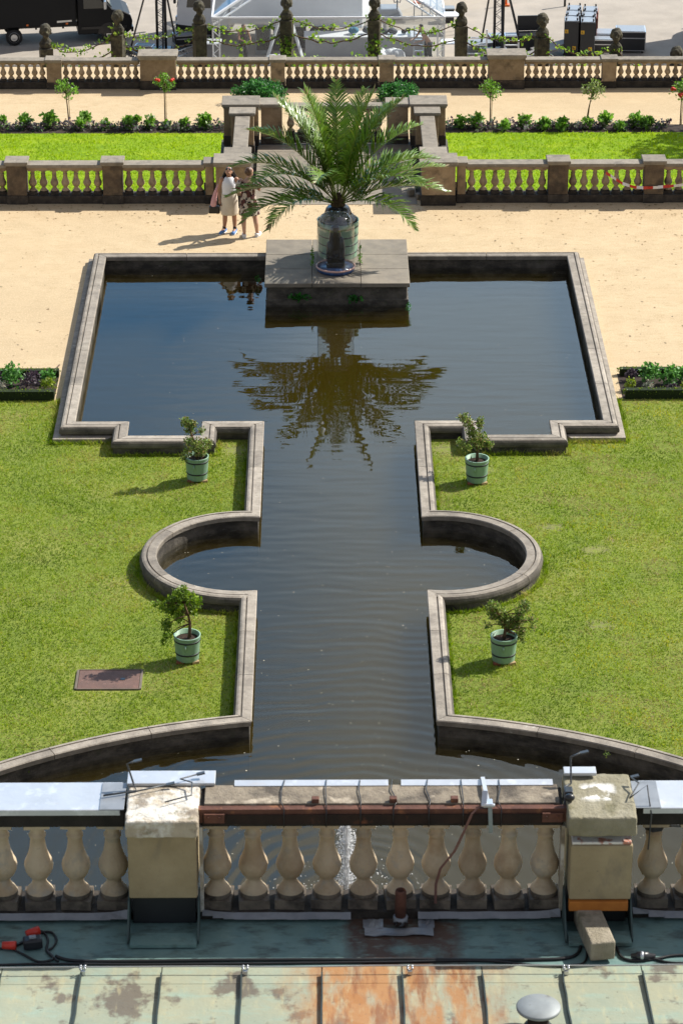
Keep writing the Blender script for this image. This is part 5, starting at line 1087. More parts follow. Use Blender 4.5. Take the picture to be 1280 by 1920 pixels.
# parapet
YB = 19.0; ZP = 11.915
m_rb = M('pale baluster stone', (.50, .41, .29), (.43, .335, .225), 4, .85, [dict(c=(.33, .20, .10), s=3.2, lo=.55, hi=.7, f=.5), dict(c=(.085, .07, .055), s=6, lo=.56, hi=.7, f=.75), dict(c=(.22, .13, .06), s=2.2, lo=.5, hi=.65, f=.5), dict(c=(.60, .55, .46), s=6, lo=.55, hi=.7, f=.5), dict(c=(.12, .10, .08), s=40, lo=.66, hi=.72, f=.6)], bump=.5, bscale=45, objrand=.18)
m_rp2 = M('pier stone warm', (.37, .30, .185), (.29, .23, .135), 3, .85, [dict(c=(.17, .15, .12), s=4, lo=.56, hi=.7, f=.6, st=(1, 1, .5)), dict(c=(.10, .09, .075), s=30, lo=.64, hi=.72, f=.6)], bump=.4, bscale=40)
m_rcap = M('patched cap stone', (.46, .40, .31), (.32, .27, .2), 5, .85, [dict(c=(.68, .66, .60), s=3.0, lo=.5, hi=.58, f=.85), dict(c=(.16, .13, .10), s=4.5, lo=.58, hi=.66, f=.75), dict(c=(.13, .12, .06), s=10, lo=.62, hi=.7, f=.6)], bump=.8, bscale=22)
m_rcap2 = M('mossy cap stone', (.30, .275, .20), (.22, .20, .13), 5, .85, [dict(c=(.76, .75, .72), s=3.2, lo=.46, hi=.5, x=(1.68, .09, .06), y=(19.0, .09, .05), f=.95, ea=.15), dict(c=(.13, .12, .06), s=6, lo=.56, hi=.68, f=.7)], bump=.8, bscale=22)
m_zinc = M('zinc sheet', (.52, .54, .57), (.45, .47, .50), 3, .42, [dict(c=(.50, .42, .36), s=2.5, lo=.6, hi=.72, f=.6, st=(1, 3, 1)), dict(c=(.75, .77, .8), s=8, lo=.55, hi=.7, f=.5)], bump=.15, bscale=9, metal=.35, spec=.5)
m_railst = M('soot black rail stone', (.035, .03, .026), (.02, .018, .015), 6, .9, [dict(c=(.10, .08, .06), s=9, lo=.62, hi=.72, f=.6)], bump=.5)
m_railtop = M('stained rail top', (.30, .255, .19), (.17, .14, .105), 5, .88, [dict(c=(.50, .43, .33), s=5, lo=.58, hi=.68, f=.8), dict(c=(.06, .05, .042), s=4, lo=.46, hi=.62, f=.8)], bump=.6)
m_iron = M('rusty iron', (.14, .062, .042), (.085, .038, .028), 6, .8, [dict(c=(.30, .13, .06), s=9, lo=.58, hi=.7, f=.7), dict(c=(.05, .03, .025), s=5, lo=.6, hi=.72, f=.7)], bump=.4)
m_irond = M('dark rusty iron', (.03, .017, .012), (.016, .011, .009), 6, .8, [dict(c=(.16, .06, .03), s=4, lo=.6, hi=.7, f=.8)], bump=.4)
m_lead = M('lead flashing', (.30, .315, .335), (.22, .235, .255), 6, .5, [dict(c=(.18, .19, .2), s=8, lo=.58, hi=.7, f=.6)], metal=.3)
pr = thing('roof_balustrade', 'weathered stone parapet balustrade along the palace roof edge in the foreground', 'balustrade', (0, YB, ZP))
HB = .735
ME_R = baluster_mesh('baluster', HB, 1.0, m_rb, M('stained plinth stone', (.20, .165, .125), (.10, .085, .07), 6, .88, [dict(c=(.035, .03, .026), s=5, lo=.48, hi=.64, f=.8)], bump=.6, bscale=30))
for x in (-3.29, -3.01, -2.733, -2.462, -2.184, -1.906, -1.135, -.864, -.59, -.315, -.045, .228, .497, .767, 1.034, 1.305, 2.11, 2.385, 2.66, 2.93):
    o = obj('baluster', ME_R, pr, rz=random.Random(int(x * 100)).uniform(-.1, .1), sc=(random.uniform(.97, 1.03), random.uniform(.97, 1.03), 1)); o.location = Vector((x, YB, ZP)) - pr.location
    mb = MB(); mb.bb(x - .07, x + .07, YB + .118, YB + .125, ZP + .003, ZP + .07)
mb = MB(); mb.bb(-14, 14, 18.86, 19.17, 11.71, ZP - .004); mb.build('sill_course', m_base, pr)
for a, c_, k in ((-14, -1.80, 0), (-1.245, 1.42, 1), (1.96, 14, 2)):
    zr = ZP + HB + .002
    mb = MB(); mb.bb(a, c_, 18.86, 19.16, zr, zr + .155); mb.build('rail', m_railst if k != 1 else m_railst, pr, .008)
    if k == 1:
        mb = MB(); mb.bb(a + .03, c_ - .03, 18.88, 19.15, zr + .157, zr + .185); mb.build('rail_top', m_railtop, pr, .006)
        mb = MB(); mb.bb(a - .03, c_ + .05, 18.815, 18.875, zr + .14, zr + .172); mb.bb(a - .03, c_ + .05, 18.815, 18.84, zr + .06, zr + .14); bar = mb.build('iron_angle', m_iron, pr, .003)
        mb = MB(); mb.bb(a + .02, c_ - .02, 18.806, 18.813, zr + .055, zr + .132); mb.build('bar_face', m_irond, bar)
        for x0 in (a + .03, c_ - .16):
            mb = MB(); mb.bb(x0, x0 + .15, 18.79, 18.804, zr + .07, zr + .145)
            for xb in (.03, .11): mb.lathe([(.012, 0), (.012, .012), (.006, .016)], 8, (x0 + xb, 18.79, zr + .115))
            mb.build('bolt_plate', m_iron, bar, .002)
        for xb in (-.40, .17, .62):
            mb = MB(); mb.box(xb, 18.9, zr + .187, .055, .05, .035); mb.build('iron_clip', m_iron, pr, .004)
        for j, (xa, xb) in enumerate(((-1.0, .14), (.235, 1.36))):
            mb = MB(); mb.add([(xa, 19.125, zr + .192), (xb, 19.125, zr + .192), (xb, 19.2, zr + .198), (xa, 19.2, zr + .198), (xa, 19.125, zr + .186), (xb, 19.125, zr + .186), (xb, 19.2, zr + .15), (xa, 19.2, zr + .15)], [(0, 1, 2, 3), (0, 4, 5, 1), (3, 2, 6, 7), (1, 5, 6, 2), (0, 3, 7, 4)]); mb.build('zinc_strip', m_zinc, pr)
        for xw in (-.63, -.32, -.07, .17, .43, .68, .96):
            rd = random.Random(int(xw * 50)); mb = MB(); mb.tube([(xw, 19.19, zr + .2), (xw + rd.uniform(-.02, .02), 19.05, zr + .2), (xw + rd.uniform(-.03, .03), 18.9, zr + .195), (xw, 18.805, zr + .178), (xw, 18.80, zr + .03), (xw, 18.93, zr - .03)], .0045, 5); mb.build('tie_wire', m_dark, pr)
    else:
        x0, x1 = (a, c_ - .02) if k == 0 else (c_ - 12.0, c_); x0, x1 = (-14, -1.83) if k == 0 else (2.0, 14)
        mb = MB(); mb.bb(x0, x1, 18.82, 19.22, zr + .157, zr + .172); mb.bb(x0, x1, 18.815, 18.822, zr + .125, zr + .171); z = mb.build('zinc_cover', m_zinc, pr, .004)
        e0, e1 = (-1.98, -1.83) if k == 0 else (2.0, 2.13)
        mb = MB(); mb.bb(e0 if k == 0 else e0 - .06, e1 + .03 if k == 0 else e1, 18.81, 19.2, zr + .174, zr + .18); mb.build('overlap_sheet', m_lead, z, .002)
    seg = [(a, c_)]
    mb = MB(); n_ = 14; vs = []
    x0, x1 = max(a, -3.6), min(c_, 3.6); rd = random.Random(k)
    if k == 1: spans = [(x0, -.14), (.36, x1)]
    else: spans = [(x0, x1)]
    for (p0, p1) in spans:
        mb = MB()
        pts = []
        for i in range(n_ + 1):
            s = i / n_; x = p0 + (p1 - p0) * s; e = min(x - x0, x1 - x); lift = .03 * math.exp(-e / .08) + rd.uniform(0, .004); pts.append((x, lift))
        for (xa, la), (xb, lb_) in zip(pts[:-1], pts[1:]):
            mb.add([(xa, 18.85, ZP - .004 + la), (xb, 18.85, ZP - .004 + lb_), (xb, 18.80, ZP - .035 + la * 1.2), (xa, 18.80, ZP - .035 + la * 1.2)], [(0, 1, 2, 3)])
        o = mb.build('lead_flashing', m_lead, pr, fix=False); md = o.modifiers.new('thick', 'SOLIDIFY'); md.thickness = .006
m_cheek = M('dark sheet', (.07, .105, .10), (.045, .07, .068), 5, .6)
m_rec = flat('recess shade tone', (.018, .022, .024), .7)  # near-black colour stands in for the shade inside the pier recess
for x0, x1, capm, nm, dy in ((-1.775, -1.262, m_rcap, 'left', 0), (1.445, 1.93, m_rcap2, 'right', .02)):
    zc = ZP + .955
    mb = MB(); mb.bb(x0 - .01, x1 + .01, 18.62, 19.27, zc - .175, zc - .03 + dy); c_ = mb.build('pier_cap', capm, pr, .02, seg=3)
    ds = bpy.data.textures.new('chips', 'CLOUDS'); ds.noise_scale = .09
    s_ = c_.modifiers.new('sub', 'SUBSURF'); s_.subdivision_type = 'SIMPLE'; s_.levels = s_.render_levels = 4; d = c_.modifiers.new('chips', 'DISPLACE'); d.texture = ds; d.strength = .02; d.mid_level = .62; d.texture_coords = 'GLOBAL'
    if nm == 'left':
        mb = MB(); mb.bb(x0 + .0, x1 - .01, 18.70, 19.2, 12.135, zc - .177); mb.build('pier', m_rp2, pr, .012)
        mb = MB(); mb.bb(x0 - .02, x1 + .12, 19.13, 19.32, zc - .028, zc - .005); mb.build('zinc_flap', m_zinc, pr, .004)
    else:
        mb = MB(); mb.bb(x0 + .02, x1 - .01, 18.66, 19.2, 12.135, zc - .27); mb.build('pier', m_rp2, pr, .012)
        mb = MB(); mb.bb(x0 + .06, x1 - .03, 18.80, 19.2, zc - .268, zc - .177); mb.build('pier_neck', m_rcap2, pr, .008)
        mb = MB(); mb.bb(x0 + .03, x1 - .02, 18.67, 18.80, zc - .268, zc - .245); mb.build('plaster_patch', M('white plaster', (.7, .68, .64), (.45, .2, .14), 14, .9, lo=.52, hi=.6, bump=.6), pr, .006)
        mb = MB(); mb.bb(x0 + .02, x1 - .03, 18.64, 18.70, 12.05, 12.13); mb.build('orange_board', M('orange board', (.48, .17, .03), (.36, .12, .022), 6, .6), pr, .004)
        mb = MB(); mb.bb(x0 + .0, x0 + .24, 19.19, 19.29, zc - .01 + dy, zc + .015 + dy); mb.build('zinc_flap', m_zinc, pr, .004)
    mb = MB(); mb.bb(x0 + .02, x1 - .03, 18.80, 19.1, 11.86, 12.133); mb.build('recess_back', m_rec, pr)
    for xs_ in (x0 - .012, x1 - .008):
        mb = MB(); mb.side([(18.87, 11.86), (18.87, 12.13), (18.72, 12.10), (18.50, 11.90), (18.50, 11.87)], xs_, xs_ + .012); mb.build('cheek_sheet', m_cheek, pr)
    mb = MB(); mb.bb(x0 + .012, x1 - .012, 18.44, 18.60, 11.875, 11.90); mb.build('recess_sill', m_cop2, pr)
    mb = MB(); mb.bb(x1 + .005 if nm == 'left' else x0 - .035, x1 + .03 if nm == 'left' else x0 - .01, 18.84, 18.98, 11.93, 12.66); mb.build('side_strip', m_rcap, pr)
# stone block coming out of the right recess
t = thing('stone_block', 'long grey stone block lying out of the recess below the right pier', 'stone', (1.67, 18.4, 11.9)); mb = MB()
A, B = Vector((1.60, 18.75)), Vector((1.685, 18.22)); d = (B - A).normalized(); s_ = Vector((-d.y, d.x)) * .092
vs = [(*(A - s_), 11.9), (*(A + s_), 11.9), (*(B + s_), 11.895), (*(B - s_), 11.895), (*(A - s_), 12.06), (*(A + s_), 12.06), (*(B + s_), 12.05), (*(B - s_), 12.05)]
mb.add(vs, [(0, 1, 2, 3), (7, 6, 5, 4), (0, 4, 5, 1), (1, 5, 6, 2), (2, 6, 7, 3), (3, 7, 4, 0)]); o = mb.build('block', M('block stone', (.36, .32, .245), (.25, .22, .16), 7, .9, [dict(c=(.10, .095, .06), s=6, lo=.56, hi=.7, f=.7)], bump=.8), t, .015, seg=3)
mb = MB(); mb.lathe([(.018, 0), (.012, .012), (.004, .014)], 8, (1.60, 18.67, 12.06)); mb.build('bolt_head', m_iron, t)
# rusty post with lead patch
c = Vector((.228, 18.76, 11.88)); t = thing('pipe_stub', 'short rusty standing pipe with pale collar in front of the sixth baluster', 'pipe', c)
mb = MB(); mb.lathe([(.042, .05), (.042, .27), (.036, .285), (.030, .285), (.030, .2)], 16, c); mb.build('pipe', m_iron, t)
mb = MB(); mb.lathe([(.055, 0), (.055, .055), (.043, .06)], 16, c); mb.build('collar', m_lead, t)
mb = MB(); 
for k in range(5): a = k * 1.3; mb.tube([c + Vector((.05 * math.cos(a), -.05 + .03 * math.sin(a), .01)), c + Vector((.05 * math.cos(a + .9), -.06, .035))], .009, 5)
mb.build('clamp', m_irond, t)
for k, (xa, xb, ya, yb, lb) in enumerate(((-.05, .10, 18.70, 18.82, 'crumpled lead patch left of the rusty pipe'), (-.04, .47, 18.60, 18.70, 'long grey lead patch in front of the rusty pipe'), (.36, .48, 18.70, 18.82, 'small torn lead patch right of the rusty pipe'))):
    mb = MB(); rd = random.Random(k); n_ = 7
    for i in range(n_ + 1):
        for j in range(4): x = xa + (xb - xa) * i / n_; y = ya + (yb - ya) * j / 3; mb.v.append((x, y + rd.uniform(-.006, .006), roof_z(y) + .012 + rd.uniform(0, .012)))
    for i in range(n_):
        for j in range(3): mb.f.append([i * 4 + j, (i + 1) * 4 + j, (i + 1) * 4 + j + 1, i * 4 + j + 1]); mb.m.append(0); mb.s.append(False)
    o = mb.build('lead_patch', m_lead, None, fix=False); md = o.modifiers.new('thick', 'SOLIDIFY'); md.thickness = .005; tag(o, lb, 'lead patch')
# cables
m_cab = flat('black cable', (.01, .01, .011), .5)
def zr_(y): return roof_z(y) + .012
def cable(lb, pts, r, mat=m_cab, name='cable'):
    P = [Vector((x, y, zr_(y) + dz)) for x, y, dz in pts]; fine = []
    for i in range(len(P) - 1):
        p0, p1, p2, p3 = P[max(i - 1, 0)], P[i], P[i + 1], P[min(i + 2, len(P) - 1)]
        for k in range(6):
            s = k / 6; fine.append(.5 * ((2 * p1) + (p2 - p0) * s + (2 * p0 - 5 * p1 + 4 * p2 - p3) * s * s + (3 * p1 - p0 - 3 * p2 + p3) * s ** 3))
    fine.append(P[-1]); mb = MB(); mb.tube(fine, r, 6); return tag(mb.build(name, mat, None), lb, 'cable')
def RP(px, py): q = at(px, py, ZB); return (q.x, q.y, 0)
cable('thick black power cable running along the roof from the coil to the stone block', [RP(105, 1788), RP(140, 1797), RP(240, 1798), RP(400, 1796), RP(560, 1795), RP(680, 1795), RP(760, 1794), RP(900, 1796), RP(1000, 1795), RP(1070, 1790), RP(1088, 1768), RP(1080, 1745)], .013)
cable('second black cable lying just below the thick one', [RP(-30, 1806), RP(90, 1803), RP(250, 1804), RP(420, 1803), RP(600, 1801), RP(760, 1799), RP(900, 1797), RP(1000, 1808), RP(1060, 1810), RP(1095, 1800), RP(1100, 1770)], .009)
cable('black cable coming out right of the stone block towards a connector', [RP(1155, 1770), RP(1165, 1790), RP(1190, 1797), RP(1230, 1793), RP(1260, 1787), RP(1310, 1785)], .01)
cable('black cable drooping right of the connector to the picture edge', [RP(1225, 1793), RP(1250, 1800), RP(1275, 1804), RP(1320, 1800)], .009)
cable('black cable loop of the coil with red plugs at the left', [RP(-30, 1776), RP(20, 1770), RP(50, 1755), RP(62, 1742), RP(80, 1740), RP(90, 1755), RP(88, 1775), RP(100, 1790), RP(92, 1797), RP(70, 1798), RP(45, 1785), RP(25, 1775)], .009)
cable('second looser loop of the coil with red plugs at the left', [RP(30, 1768), RP(58, 1752), RP(80, 1741), RP(98, 1742), RP(106, 1757), RP(98, 1772), RP(88, 1778), RP(104, 1794), RP(110, 1798)], .009)
q = Vector(RP(62, 1770)); t = thing('cable_coupling', 'black cable junction box with two red plugs lying on the left of the roof', 'junction box', (q.x, q.y, zr_(q.y)))
mb = MB(); mb.box(q.x, q.y, zr_(q.y), .14, .09, .08, rz=.2); mb.build('box', flat('black plastic', (.014, .015, .02), .45), t, .015); mb = MB(); mb.box(q.x + .0, q.y, zr_(q.y) + .081, .05, .035, .012, rz=.2); mb.build('socket_label', m_bx2, t)
m_plug = flat('red plug', (.62, .04, .02), .4)
for px, py, rz in ((62, 1747, .5), (18, 1773, -.1)):
    v = Vector(RP(px, py)); mb = MB(); mb.tube([(v.x - .05 * math.cos(rz), v.y - .05 * math.sin(rz), zr_(v.y) + .025), (v.x + .05 * math.cos(rz), v.y + .05 * math.sin(rz), zr_(v.y) + .03)], [.028, .034], 10); mb.build('plug', m_plug, t)
q = Vector(RP(1202, 1792)); t = thing('cable_connector', 'dark cable connector lying right of the stone block', 'connector', (q.x, q.y, zr_(q.y))); mb = MB()
mb.tube([(q.x - .08, q.y, zr_(q.y) + .02), (q.x - .04, q.y, zr_(q.y) + .02), (q.x - .038, q.y, zr_(q.y) + .02), (q.x + .05, q.y, zr_(q.y) + .02), (q.x + .052, q.y, zr_(q.y) + .02), (q.x + .1, q.y, zr_(q.y) + .02)], [.016, .022, .032, .032, .022, .014], 10); mb.build('shell', flat('connector grey', (.03, .03, .035), .35), t)
mb = MB(); mb.lathe([(.034, -.012), (.036, 0), (.034, .012)], 12); mb.v = [(q.x + z, q.y + x, zr_(q.y) + .02 + y) for x, y, z in mb.v]; mb.build('ring', m_alu, t)
# lightning wire on holders
mb = MB(); zw = lambda y: zr_(y) + .05; yw = RP(640, 1822)[1]
pts = [(x, yw + .004 * math.sin(x * 3), zw(yw) - .004 * abs(math.sin(x * 2.7))) for x in [-3.4 + .2 * i for i in range(35)]]
t = thing('lightning_wire', 'thin pale lightning conductor wire stretched across the roof sheets', 'wire', (0, yw, zw(yw))); mb.tube(pts, .0055, 6); mb.build('wire', M('dull wire', (.42, .43, .42), metal=.5, rough=.45), t)
for px in (156, 460, 768, 1060):
    v = Vector(RP(px, 1826)); mb = MB(); mb.box(v.x, v.y, zr_(v.y) - .01, .035, .03, .035)
    for dx in (-.016, .016):
        for dy in (-.014, .014): mb.lathe([(.010, 0), (.010, .016), (.005, .02)], 7, (v.x + dx, v.y + dy, zw(yw) - .005))
    mb.build('wire_clamp', m_alu, t)
# vent with round cap
q = at(1008, 1914, ZB + .12); t = thing('roof_vent', 'round grey mushroom vent on the roof at the lower right', 'vent', (q.x, q.y, roof_z(q.y)))
mb = MB(); mb.lathe([(.075, -.05), (.075, .17)], 20, (q.x, q.y, roof_z(q.y))); mb.build('pipe', m_irond, t)
mb = MB(); mb.lathe([(.001, .15), (.14, .155), (.154, .165), (.156, .180), (.148, .188), (.06, .196), (.001, .197)], 36, (q.x, q.y, roof_z(q.y))); o = mb.build('cap', M('vent cap metal', (.30, .325, .33), (.24, .26, .265), 5, .6, [dict(c=(.14, .13, .12), s=12, lo=.58, hi=.66, f=.8)], metal=.3), t)
mb = MB(); mb.lathe([(.11, -.02), (.10, .02), (.076, .03)], 20, (q.x, q.y, roof_z(q.y))); mb.build('base_collar', m_seam, t)
# ratchet strap
zr = ZP + HB + .002
t = thing('ratchet_strap', 'grey and red ratchet strap hanging over the iron beam', 'strap', (.96, 18.8, zr + .2)); mb = MB()
def ribbon(pts, wd, mat, nm):
    mb = MB()
    for a, c_ in zip(pts[:-1], pts[1:]):
        a, c_ = Vector(a), Vector(c_); w_ = Vector((wd / 2, 0, 0)); mb.add([a - w_, a + w_, c_ + w_, c_ - w_], [(0, 1, 2, 3)])
    o = mb.build(nm, mat, t, fix=False); md = o.modifiers.new('thick', 'SOLIDIFY'); md.thickness = .004
XS = at(907, 1490, zr + .2).x
ribbon([(XS, 19.22, zr + .1), (XS, 19.2, zr + .215), (XS + .01, 19.0, zr + .22), (XS + .02, 18.86, zr + .21)], .03, m_zinc, 'strap_over')
ribbon([(XS + .035, 18.8, zr + .19), (XS + .04, 18.79, zr + .08), (XS + .045, 18.80, zr - .02)], .03, flat('grey webbing', (.25, .3, .3), .8), 'strap_end')
m_web = flat('red brown webbing', (.17, .085, .07), .8)
ribbon([(XS - .03, 18.83, zr + .2), (XS - .10, 18.79, zr + .14), (XS - .17, 18.79, zr - .05), (XS - .22, 18.80, zr - .18), (XS - .32, 18.82, zr - .34), (XS - .35, 18.86, zr - .5), (XS - .35, 18.88, zr - .68)], .02, m_web, 'strap_tail')
mb = MB(); mb.box(XS + .02, 18.83, zr + .195, .07, .08, .03); mb.tube([(XS - .03, 18.8, zr + .21), (XS + .07, 18.8, zr + .21)], .014, 8); mb.beam((XS - .01, 18.8, zr + .2), (XS, 18.86, zr + .3), .04, .02); mb.build('ratchet', m_alu, t, .003)
# wire hooks on the piers
def hook(lb, pts, r=.008):
    mb = MB(); mb.tube(pts, r, 6); mb.beam(Vector(pts[0]), Vector(pts[0]) + Vector((.06, .01, .01)), .03, .012); tag(mb.build('wire_hook', m_bx), lb, 'hook')
zc = ZP + .955
hook('bent grey rod standing on the left end of the left pier', [(-1.74, 19.15, zc + .17), (-1.79, 19.15, zc + .15), (-1.74, 19.1, zc - .0), (-1.72, 19.05, zc - .02), (-1.96, 18.98, zc - .02)])
hook('dark bent wire lying on the right half of the left pier', [(-1.28, 19.2, zc + .03), (-1.40, 19.15, zc + .02), (-1.31, 19.1, zc + .02), (-1.31, 18.95, zc), (-1.5, 18.85, zc)], .006)
hook('thin dark rod lying on the left half of the left pier', [(-1.5, 19.1, zc + .0), (-1.78, 18.98, zc + .0)], .006)
hook('black clamp wire standing at the left edge of the right pier', [(1.56, 19.2, zc + .2), (1.49, 19.2, zc + .17), (1.49, 19.1, zc + .0), (1.44, 19.05, zc + .0), (1.43, 18.9, zc - .02), (1.44, 18.8, zc - .2)])
hook('dark bent wire at the right edge of the right pier', [(1.93, 19.1, zc + .05), (1.98, 19.0, zc + .06), (1.9, 18.85, zc + .02), (2.03, 18.9, zc + .1), (2.06, 18.8, zc - .1), (2.05, 18.82, zc - .4)], .006)
mb = MB(); mb.box(1.46, 18.95, zc - .02, .06, .09, .06); mb.ell((1.46, 18.86, zc + .02), (.04, .03, .03)); tag(mb.build('clamp', m_dark, None, .008), 'black clamp on the left edge of the right pier', 'clamp')
pts = []
for k in range(40): a = k * .9; pts.append((2.11 + .075 * math.cos(a), 19.0 + .075 * math.sin(a), ZP + HB - .10 + .05 * k / 40))
pts += [(2.25, 18.95, ZP + HB - .06), (2.385, 18.93, ZP + HB - .05), (2.6, 18.92, ZP + HB - .06)]
mb = MB(); mb.tube(pts, .006, 5); tag(mb.build('binding_wire', m_dark), 'dark wire wound round the neck of the baluster right of the right pier', 'wire')

# ------------------------------------------------------------------ fountain
t = thing('fountain_jet', 'white sparkling fountain jet rising from the pond behind the parapet', 'fountain', (.0, 38.1, -.03))
m_drop = clear('water drops', (.95, .97, 1), .85, .05, 1.33, (.95, .96, .97)); rs = np.random.RandomState(2); mb = MB()  # white put into the drops' colour stands in for sun sparkle
def drop(x, y, z, r):
    mb.add([(x, y, z + r), (x + r, y, z), (x, y + r, z), (x - r, y, z), (x, y - r, z), (x, y, z - r)], [(0, 1, 2), (0, 2, 3), (0, 3, 4), (0, 4, 1), (5, 2, 1), (5, 3, 2), (5, 4, 3), (5, 1, 4)], 0, True)
for k in range(2600):
    h = rs.uniform(0, 1) ** .8 * 1.5; s = .02 + .05 * (1 - h / 1.5) ** .6 + (.05 if rs.rand() < .2 else 0); drop(rs.normal() * s * 1.3, 38.1 + rs.normal() * s, h, rs.uniform(.004, .014))
for k in range(420):
    a = rs.uniform(0, 6.28); d = rs.uniform(.1, 1.1) ** 1.2; drop(d * math.cos(a), 38.1 + d * math.sin(a) * .8, rs.uniform(0, .12) * rs.rand(), rs.uniform(.005, .013))
sp = mb.build('spray', m_drop, t, fix=False); sp['kind'] = 'stuff'
mb = MB(); mb.tube([(0, 38.1, -.3), (0, 38.1, .05)], [.05, .03], 8); mb.build('nozzle', m_dark, t)
mb = MB(); mb.tube([(0, 38.1, 0), (0, 38.1, .7), (0, 38.1, 1.1), (0, 38.1, 1.4)], [.045, .035, .03, .012], 8); mb.build('water_column', m_drop, t, fix=False)

# ------------------------------------------------------------------ flower beds beside the pond, hose, grass
HG = [(.17, .26, .02), (.12, .19, .015), (.23, .31, .03)]; m_hedge = M('hedge core', (.02, .035, .008), (.012, .02, .006), 20, .9)
for sg, sn in ((-1, 'left'), (1, 'right')):
    sheet('flower_bed', [(sg * 5.9, 57.0), (sg * 14, 57.0), (sg * 14, 58.35), (sg * 5.9, 58.35)], .006, m_soil)
    for yy, nm in ((57.05, 'near'), (58.3, 'far')):
        t = thing('box_hedge', f'low clipped box hedge along the {nm} edge of the {sn} flower bed', 'hedge', (sg * 8, yy, 0)); h = .24 if nm == 'near' else .2
        mb = MB(); a, b = sorted((sg * 5.9, sg * 12)); mb.bb(a + .05, b, yy - .07, yy + .07, 0, h - .04); mb.build('stems', m_hedge, t)
        bl = [(sg * x, yy, h * .62, .12, .10, h * .40, 60) for x in np.arange(5.98, 8.6, .12)]
        foliage('foliage', m_leaf, bl, .035, HG, 5, t, origin=t.location, asp=.8)
    k = 0
    spec = ((6.1, 57.45, .16, 0), (6.18, 57.95, .16, 2), (6.55, 57.85, .27, 1), (6.95, 57.7, .25, 1), (7.25, 57.9, .2, 1), (7.25, 57.4, .14, 0), (7.55, 57.55, .22, 2), (7.75, 57.95, .24, 2), (6.45, 57.35, .15, 3), (6.95, 57.3, .13, 2)) if sg > 0 else ((6.05, 57.45, .2, 0), (6.1, 57.95, .17, 1), (6.45, 57.5, .24, 2), (6.85, 57.75, .3, 1), (7.2, 57.85, .2, 2), (7.45, 57.5, .27, 1), (7.05, 57.35, .16, 3), (6.4, 57.95, .16, 2))
    KC = [[(.20, .27, .03), (.27, .33, .05), (.13, .2, .02)], [(.10, .25, .055), (.15, .32, .08), (.065, .17, .035)], [(.05, .03, .045), (.08, .055, .07), (.13, .11, .12), (.03, .02, .03)], [(.25, .26, .22), (.12, .14, .10), (.3, .27, .2)]]
    KN = ['yellow green', 'large leafy green', 'dark purple', 'silvery']; cnt = {}
    for x, y, r, c in spec:
        cnt[c] = cnt.get(c, 0) + 1
        o = foliage('bedding_plant', m_leaf, [(sg * x, y, r * .85, r, r, r * .85, int(700 * r)), (sg * x, y, r * 1.25, r * .65, r * .6, r * .55, int(250 * r))], .085 if c == 1 else .06, KC[c], int(x * 100), asp=.75)
        tag(o, f'{ORD[cnt[c] - 1]} {KN[c]} bedding plant from the pond wall in the {sn} flower bed', 'bedding plant', 'plants in the flower beds beside the pond')
pts = [at(x, y, .015) for x, y in ((-20, 708), (20, 706), (48, 703), (60, 700), (72, 699), (88, 700), (98, 697), (104, 692), (112, 684))]
mb = MB(); mb.tube(pts, .014, 6); tag(mb.build('garden_hose', flat('brown hose', (.10, .055, .035), .5)), 'brown garden hose lying on the gravel along the left flower bed', 'hose')
for k, (px, py) in enumerate(((240, 1390), (262, 1378), (206, 1392), (114, 1418), (78, 1432), (52, 1440), (14, 1450))):
    p = at(px, py, .1); tag(foliage('wall_weed', m_leaf, [(p.x, p.y - .06, .08, .05, .04, .06, 22)], .04, [(.16, .22, .05), (.1, .15, .03)], k), f'{ORD[k]} small weed from the right growing in the face of the left curved wall', 'weed')
for k, (px, py) in enumerate(((395, 978), (878, 976), (1136, 1413))):
    p = at(px, py, .2); tag(foliage('wall_weed', m_leaf, [(p.x, p.y - .02, .2, .05, .05, .06, 24)], .04, [(.14, .22, .05), (.2, .26, .06)], 20 + k), f'small weed in the joint of the {["left round bay", "right round bay", "right curved"][k]} wall', 'weed')

